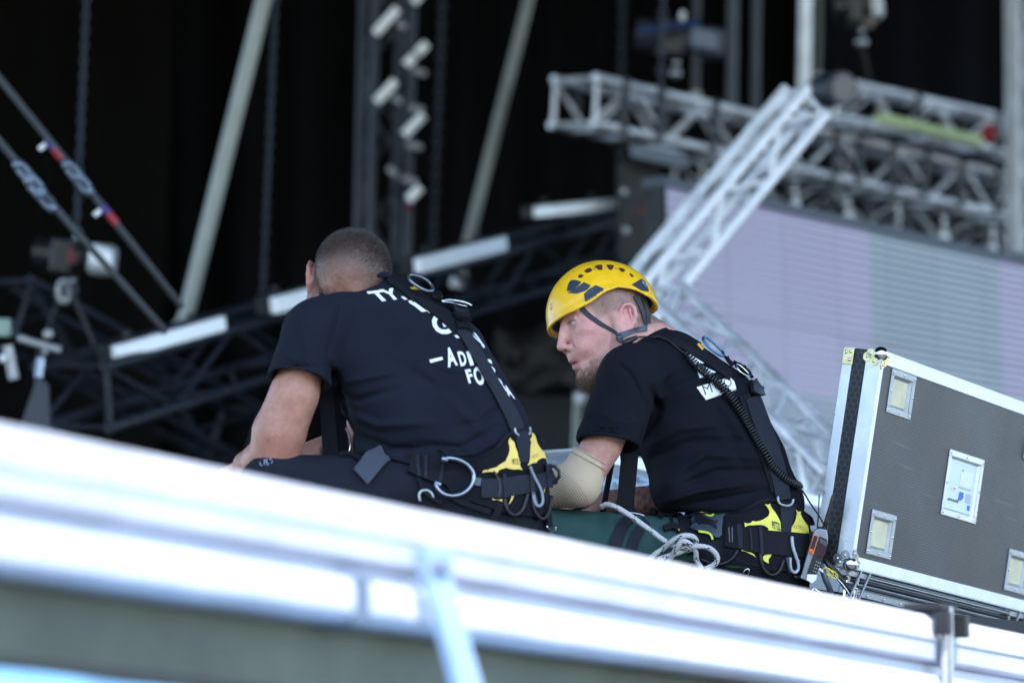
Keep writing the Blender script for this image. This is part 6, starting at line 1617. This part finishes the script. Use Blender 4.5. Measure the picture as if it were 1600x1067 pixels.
# back straps
B2_('back_strap', ribbon(MB(), [(1172, 622), (1180, 645), (1190, 672), (1200, 700), (1209, 728), (1216, 755), (1221, 781)], [22, 24, 25, 25, 24, 22, 21], bv2, D2, .006, .004), WEBG)
B2_('back_strap', ribbon(MB(), [(1160, 618), (1172, 648), (1184, 682), (1196, 716), (1206, 748), (1211, 770)], [16, 18, 18, 18, 16, 14], bv2, D2, .002, .004), WEB)
B2_('back_strap', ribbon(MB(), [(1223, 791), (1224, 806), (1222, 822), (1222, 836)], [21, 20, 16, 12], bv2, D2, .012, .005), WEBG)
ring_on('strap_ring', [(1208, 776), (1208, 786), (1213, 789), (1226, 791), (1231, 788), (1232, 780)], .0030, bv2, D2, .018, ALD_ if False else ALUD, har2)
B2_('shoulder_strap', ribbon(MB(), [(1024, 525), (1046, 530), (1072, 541), (1100, 558), (1124, 576), (1142, 590)], [9, 14, 17, 17, 15, 13], bv2, D2, .002, .005), WEB)
B2_('shoulder_strap', ribbon(MB(), [(1040, 522), (1070, 531), (1090, 543)], [8, 10, 10], bv2, D2, .004, .004), PAD)
BLA = mat('blue_anodised_ring', (.10, .22, .38), .28, .85, var=.1, vscale=60)
ring_on('dorsal_ring', [(1089, 536), (1094, 534), (1104, 541), (1117, 553), (1126, 563), (1124, 567), (1113, 561), (1099, 550)], .0032, bv2, D2, .018, BLA, har2, closed=True)
B2_('ring_insert', ribbon(MB(), [(1086, 541), (1094, 550)], 3, bv2, D2, .010, .002, 2), mat('orange_yellow', (.75, .42, .04), .6))
B2_('ring_tongue', patch(MB(), [(1124, 563), (1132, 566), (1142, 577), (1138, 582), (1128, 574)], bv2, D2, .014, .006, 4), BLKPL)
ring_on('buckle', [(1140, 576), (1148, 579), (1158, 588), (1166, 597), (1160, 597), (1148, 589), (1141, 581)], .0022, bv2, D2, .020, CHROME, har2, closed=True)
B2_('buckle_cover', patch(MB(), [(1141, 572), (1152, 574), (1168, 588), (1170, 596), (1156, 592)], bv2, D2, .010, .008, 4), PAD)
B2_('buckle_cover', patch(MB(), [(1163, 599), (1172, 597), (1183, 610), (1185, 622), (1176, 624), (1166, 618)], bv2, D2, .012, .009, 4), BLKPL)
# leg loops and chest straps in front
B2_('leg_loop', ribbon(MB(), [(992, 808), (976, 818), (966, 836), (960, 856)], [14, 18, 20, 20], bv2, D2, .003, .005), WEBG)
B2_('leg_loop', ribbon(MB(), [(1010, 816), (998, 830), (988, 850), (984, 868)], [14, 16, 18, 18], bv2, D2, .003, .005), WEBG)
for x0, x1, w2, z, y0 in ((960, 942, 9, -20, 700), (986, 976, 27, -60, 690), (975, 984, 16, 20, 690)):
    a, b = PXA([(x0, y0, z), (x1, 800, z)], D2); q = w2/FPX*D2
    B2_('chest_strap', MB().para(a-VX*q/2, VX*q, b-a, VA*.004), WEB, False)
m = MB().tube(PXA([(968, 800, -112), (982, 800, -118), (1000, 803, -120), (1006, 805, -118), (1004, 808, -116), (985, 806, -112)], D2), .0020, 8, closed=True); B2_('carabiner', m, STEEL)
ring_on('carabiner', [(1160, 893), (1166, 884), (1172, 886), (1168, 896)], .002, bv2, D2, .014, CHROME, har2)

# --- rope with tracer threads, knotted on the hip
m = MB()
def rope(pts, r_=.0066):
    C_ = resample(pts, 2.2)
    W_ = PXA(C_, D2)
    m.tube(W_, r_, 14, mfun=lambda i, k: 1 if ((i+k*2) % 14 < 2 and (k % 7) in (0, 1, 2)) or ((i-k*2) % 14 == 5 and (k % 7) in (3, 4)) else 0)
Zr = -128
rope([(940, 792, Zr+12), (948, 788, Zr+4), (962, 792, Zr-6), (981, 803, Zr-10), (1002, 818, Zr-10), (1020, 831, Zr-8), (1036, 843, Zr-6), (1050, 851, Zr-4), (1068, 855.5, Zr-12), (1089, 853, Zr-18), (1108, 856, Zr-14), (1120, 868, Zr-8), (1118, 880, Zr-4), (1104, 888, Zr)])
rope([(1012, 876, Zr+4), (1024, 865, Zr), (1036, 857, Zr-2), (1050, 845, Zr-12), (1066, 837, Zr-16), (1082, 838, Zr-10), (1088, 847, Zr), (1080, 857, Zr+6), (1062, 862, Zr-8), (1046, 868, Zr-8), (1030, 873, Zr)])
rope([(1042, 880, Zr), (1050, 868, Zr-10), (1058, 855, Zr-20), (1066, 845, Zr-24), (1078, 850, Zr-20), (1087, 862, Zr-10), (1088, 874, Zr-4), (1096, 888, Zr)])
ROPEM = mat('white_grey_rope', (.50, .50, .49), .8, 0, bump=.9, bscale=420, var=.12, vscale=120)
o = build(m, 'rope', [ROPEM, mat('black_rope_thread', (.015, .015, .018), .8)], smooth=True, fix=False)
tag(o, 'pale grey rope with black flecks knotted over the green trouser leg', 'rope')

# --- two way radio, its aerial and coiled lead
zr = lambda X, Y, Z=-60: (1120+X/5.615, 740+Y/5.615, Z)
radio = thing('radio', 'silver and black two way radio with long aerial clipped behind the bearded man\'s belt', 'radio', PXA([(1262, 912, -60)], D2)[0])
def rq(pts, z, dz): return MB().prism(PXA([zr(x, y, z) for x, y in pts], D2), VA*(dz/FPX*D2))
RB = lambda n_, mb, mt, be=.001, par=None: build(mb, n_, mt, par or radio, bevel=be)
RB('body', rq([(862, 492), (900, 480), (968, 492), (978, 560), (970, 640), (880, 880), (850, 958), (800, 945), (728, 915), (745, 870), (840, 560)], -66, 20), mat('radio_silver', (.27, .29, .33), .35, .5, var=.08, vscale=60), .003)
RB('front_face', rq([(905, 545), (965, 575), (972, 640), (930, 750), (880, 880), (845, 890), (790, 880), (830, 760)], -69, 4), BLKPL, .001)
RB('speaker_side', rq([(905, 560), (965, 600), (958, 640), (900, 600)], -70.4, 1.2), mat('radio_dark_grey', (.06, .065, .08), .5), .0005)
RB('display', rq([(905, 620), (950, 640), (925, 740), (880, 715)], -70.6, 1.5), mat('dark_red_display', (.045, .012, .022), .15), .0005)
fr_ = RB('button_frame', rq([(850, 530), (893, 545), (850, 708), (802, 690)], -70.4, 3), mat('orange_frame', (.75, .16, .06), .5), .0008)
RB('button_panel', rq([(856, 540), (886, 550), (850, 668), (818, 656)], -71.6, 2), BLKPL, .0006, fr_)
RB('push_button', rq([(820, 655), (846, 662), (838, 688), (812, 682)], -72.4, 2.5), mat('orange_button', (.85, .13, .03), .4), .0008, fr_)
RB('battery_latch', rq([(795, 880), (880, 885), (872, 930), (838, 962), (785, 930)], -70.5, 4), ALUW, .001)
for i in range(3):
    for j in range(4):
        x, y = 872+i*17-j*9, 765+i*6+j*27
        RB('key', rq([(x, y), (x+9, y+3), (x+6, y+13), (x-3, y+10)], -70.8, 1.6), mat('grey_key', (.28, .30, .34), .5), 0)
m = MB().tube(PXA([zr(945, 480), zr(962, 410), zr(990, 310), zr(1018, 200), zr(1025, 185)], D2), [.0062, .0055, .0047, .0040, .0030], 12); build(m, 'aerial', BLKPL, radio, smooth=True)
build(MB().tube(PXA([zr(908, 492), zr(912, 462)], D2), .006, 12).tube(PXA([zr(940, 490), zr(948, 462)], D2), .0075, 12), 'knob', BLKPL, radio, smooth='edge')
cd = thing('coiled_lead', 'black coiled microphone lead running over the bearded man\'s back to the radio', 'cable', PXA([(1245, 763, -90)], D2)[0])
pc = [(1066, 553), (1074, 562), (1084, 573), (1098, 584), (1112, 596), (1122, 604), (1132, 616), (1142, 630), (1152, 646), (1162, 664), (1173, 684), (1186, 706), (1200, 728), (1216, 746), (1230, 757), (1245, 763)]
cc = resample(pc, .9); W_, N_ = drop(cc, bv2, D2); a = W_.copy(); nb2 = N_.copy()
for _ in range(60):
    a[1:-1] = (a[:-2]+a[1:-1]*2+a[2:])/4; nb2[1:-1] = (nb2[:-2]+nb2[1:-1]*2+nb2[2:])/4
a = a+nb2*.013
T_ = np.gradient(a, axis=0); T_ /= np.linalg.norm(T_, axis=1)[:, None]; Bn = np.cross(T_, nb2); Bn /= np.linalg.norm(Bn, axis=1)[:, None]; Nn = np.cross(Bn, T_)
ln = np.concatenate(([0], np.cumsum(np.linalg.norm(np.diff(a, axis=0), axis=1)))); tot = ln[-1]; turns = tot/.0074
tt = np.linspace(0, 1, int(turns*14)); rad = np.interp(tt, [0, .04, .3, .5, .96, 1], [.003, .0085, .0105, .0085, .0085, .003]) 
cen = np.stack([np.interp(tt*tot, ln, a[:, c]) for c in range(3)], 1); nn_ = np.stack([np.interp(tt*tot, ln, Nn[:, c]) for c in range(3)], 1); bb_ = np.stack([np.interp(tt*tot, ln, Bn[:, c]) for c in range(3)], 1)
ph = tt*turns*2*math.pi; helix = cen+nn_*(np.cos(ph)*rad)[:, None]+bb_*(np.sin(ph)*rad)[:, None]
build(MB().tube(helix, .0026, 6), 'coil', BLKPL, cd, smooth=True)
W1, N1 = drop(resample([(1066, 553), (1060, 548), (1050, 540), (1036, 532), (1020, 528), (1004, 527), (994, 528)], 3), bvh_of((PXA(Pt2, D2), Ft2), (PXA(P, D2), F)), D2)
for _ in range(8): W1[1:-1] = (W1[:-2]+2*W1[1:-1]+W1[2:])/4
build(MB().tube(W1+N1*.008, .0022, 8), 'straight_lead', BLKPL, cd, smooth=True)
build(MB().tube(PXA([(972, 538, -70), (980, 534, -70), (990, 529, -66), (996, 527, -62)], D2), [.008, .0075, .006, .004], 12), 'strain_relief', BLKPL, cd, smooth=True)
m = MB()
for i in range(6): q = PXA([(981+i*2.6, 533.3-i*1.15, -68)], D2)[0]; m.ball(q, .0085-.0006*i, 10)
build(m, 'strain_relief_ribs', BLKPL, cd, smooth=True)
lw = resample([(1245, 763, -95), (1252, 765, -92), (1259, 774, -86), (1266, 786, -78), (1276, 800, -70), (1284, 813, -64), (1288, 822, -62)], 3)
build(MB().tube(np.concatenate((helix[-1:], PXA(lw[1:], D2))), .0022, 8), 'straight_lead', BLKPL, cd, smooth=True)
build(MB().tube(PXA([(1280, 772, -66), (1279, 800, -64), (1277, 825, -62)], D2), .0016, 6), 'earpiece_wire', BLKPL, cd, smooth=True)
# --- tool hanging beside the radio
tl = thing('lanyard_tool', 'black and yellow rubber lanyard tool hanging below the radio beside the case corner', 'tool', PXA([(1322, 925, -40)], D2)[0])
YS = mat('bright_yellow_rubber', (.80, .68, .02), .4)
m = MB().tube(PXA([(1287, 872, -50), (1298, 886, -48), (1312, 902, -46), (1328, 926, -44)], D2), [.005, .008, .0085, .006], 10); build(m, 'handle', BLKPL, tl, smooth=True)
for k, (dx, dy) in enumerate(((0, 0), (7, 4))):
    build(MB().tube(PXA([V(1294+dx, 893+dy, -56)+V(.8, .55, 0)*9.5*math.cos(t)+V(-.45, .7, .5)*5.5*math.sin(t) for t in np.linspace(0, 6.283, 20, endpoint=False)], D2), .0016, 8, closed=True), 'yellow_ring', YS, tl, smooth=True)
m = MB().tube(PXA([(1304, 898, -52), (1318, 914, -50), (1332, 934, -48)], D2), .0014, 6); build(m, 'white_stripe', WHITEP, tl, smooth=True)
m = MB().tube(PXA([(1282, 880, -52), (1290, 905, -50), (1300, 928, -48)], D2), [.007, .008, .007], 10); build(m, 'blade_sleeve', mat('grey_sleeve', (.06, .07, .09), .4), tl, smooth=True)
build(MB().tube(PXA([(1262, 935, -50), (1272, 918, -52), (1282, 926, -50), (1290, 940, -48)], D2), .003, 8), 'clip', CHROME, tl, smooth=True)
build(MB().box(PXA([(1281, 889, -60)], D2)[0], VX*.016+VU*-.012, VU*.007, VA*.004), 'silver_plate', ALUW, tl, bevel=.001)
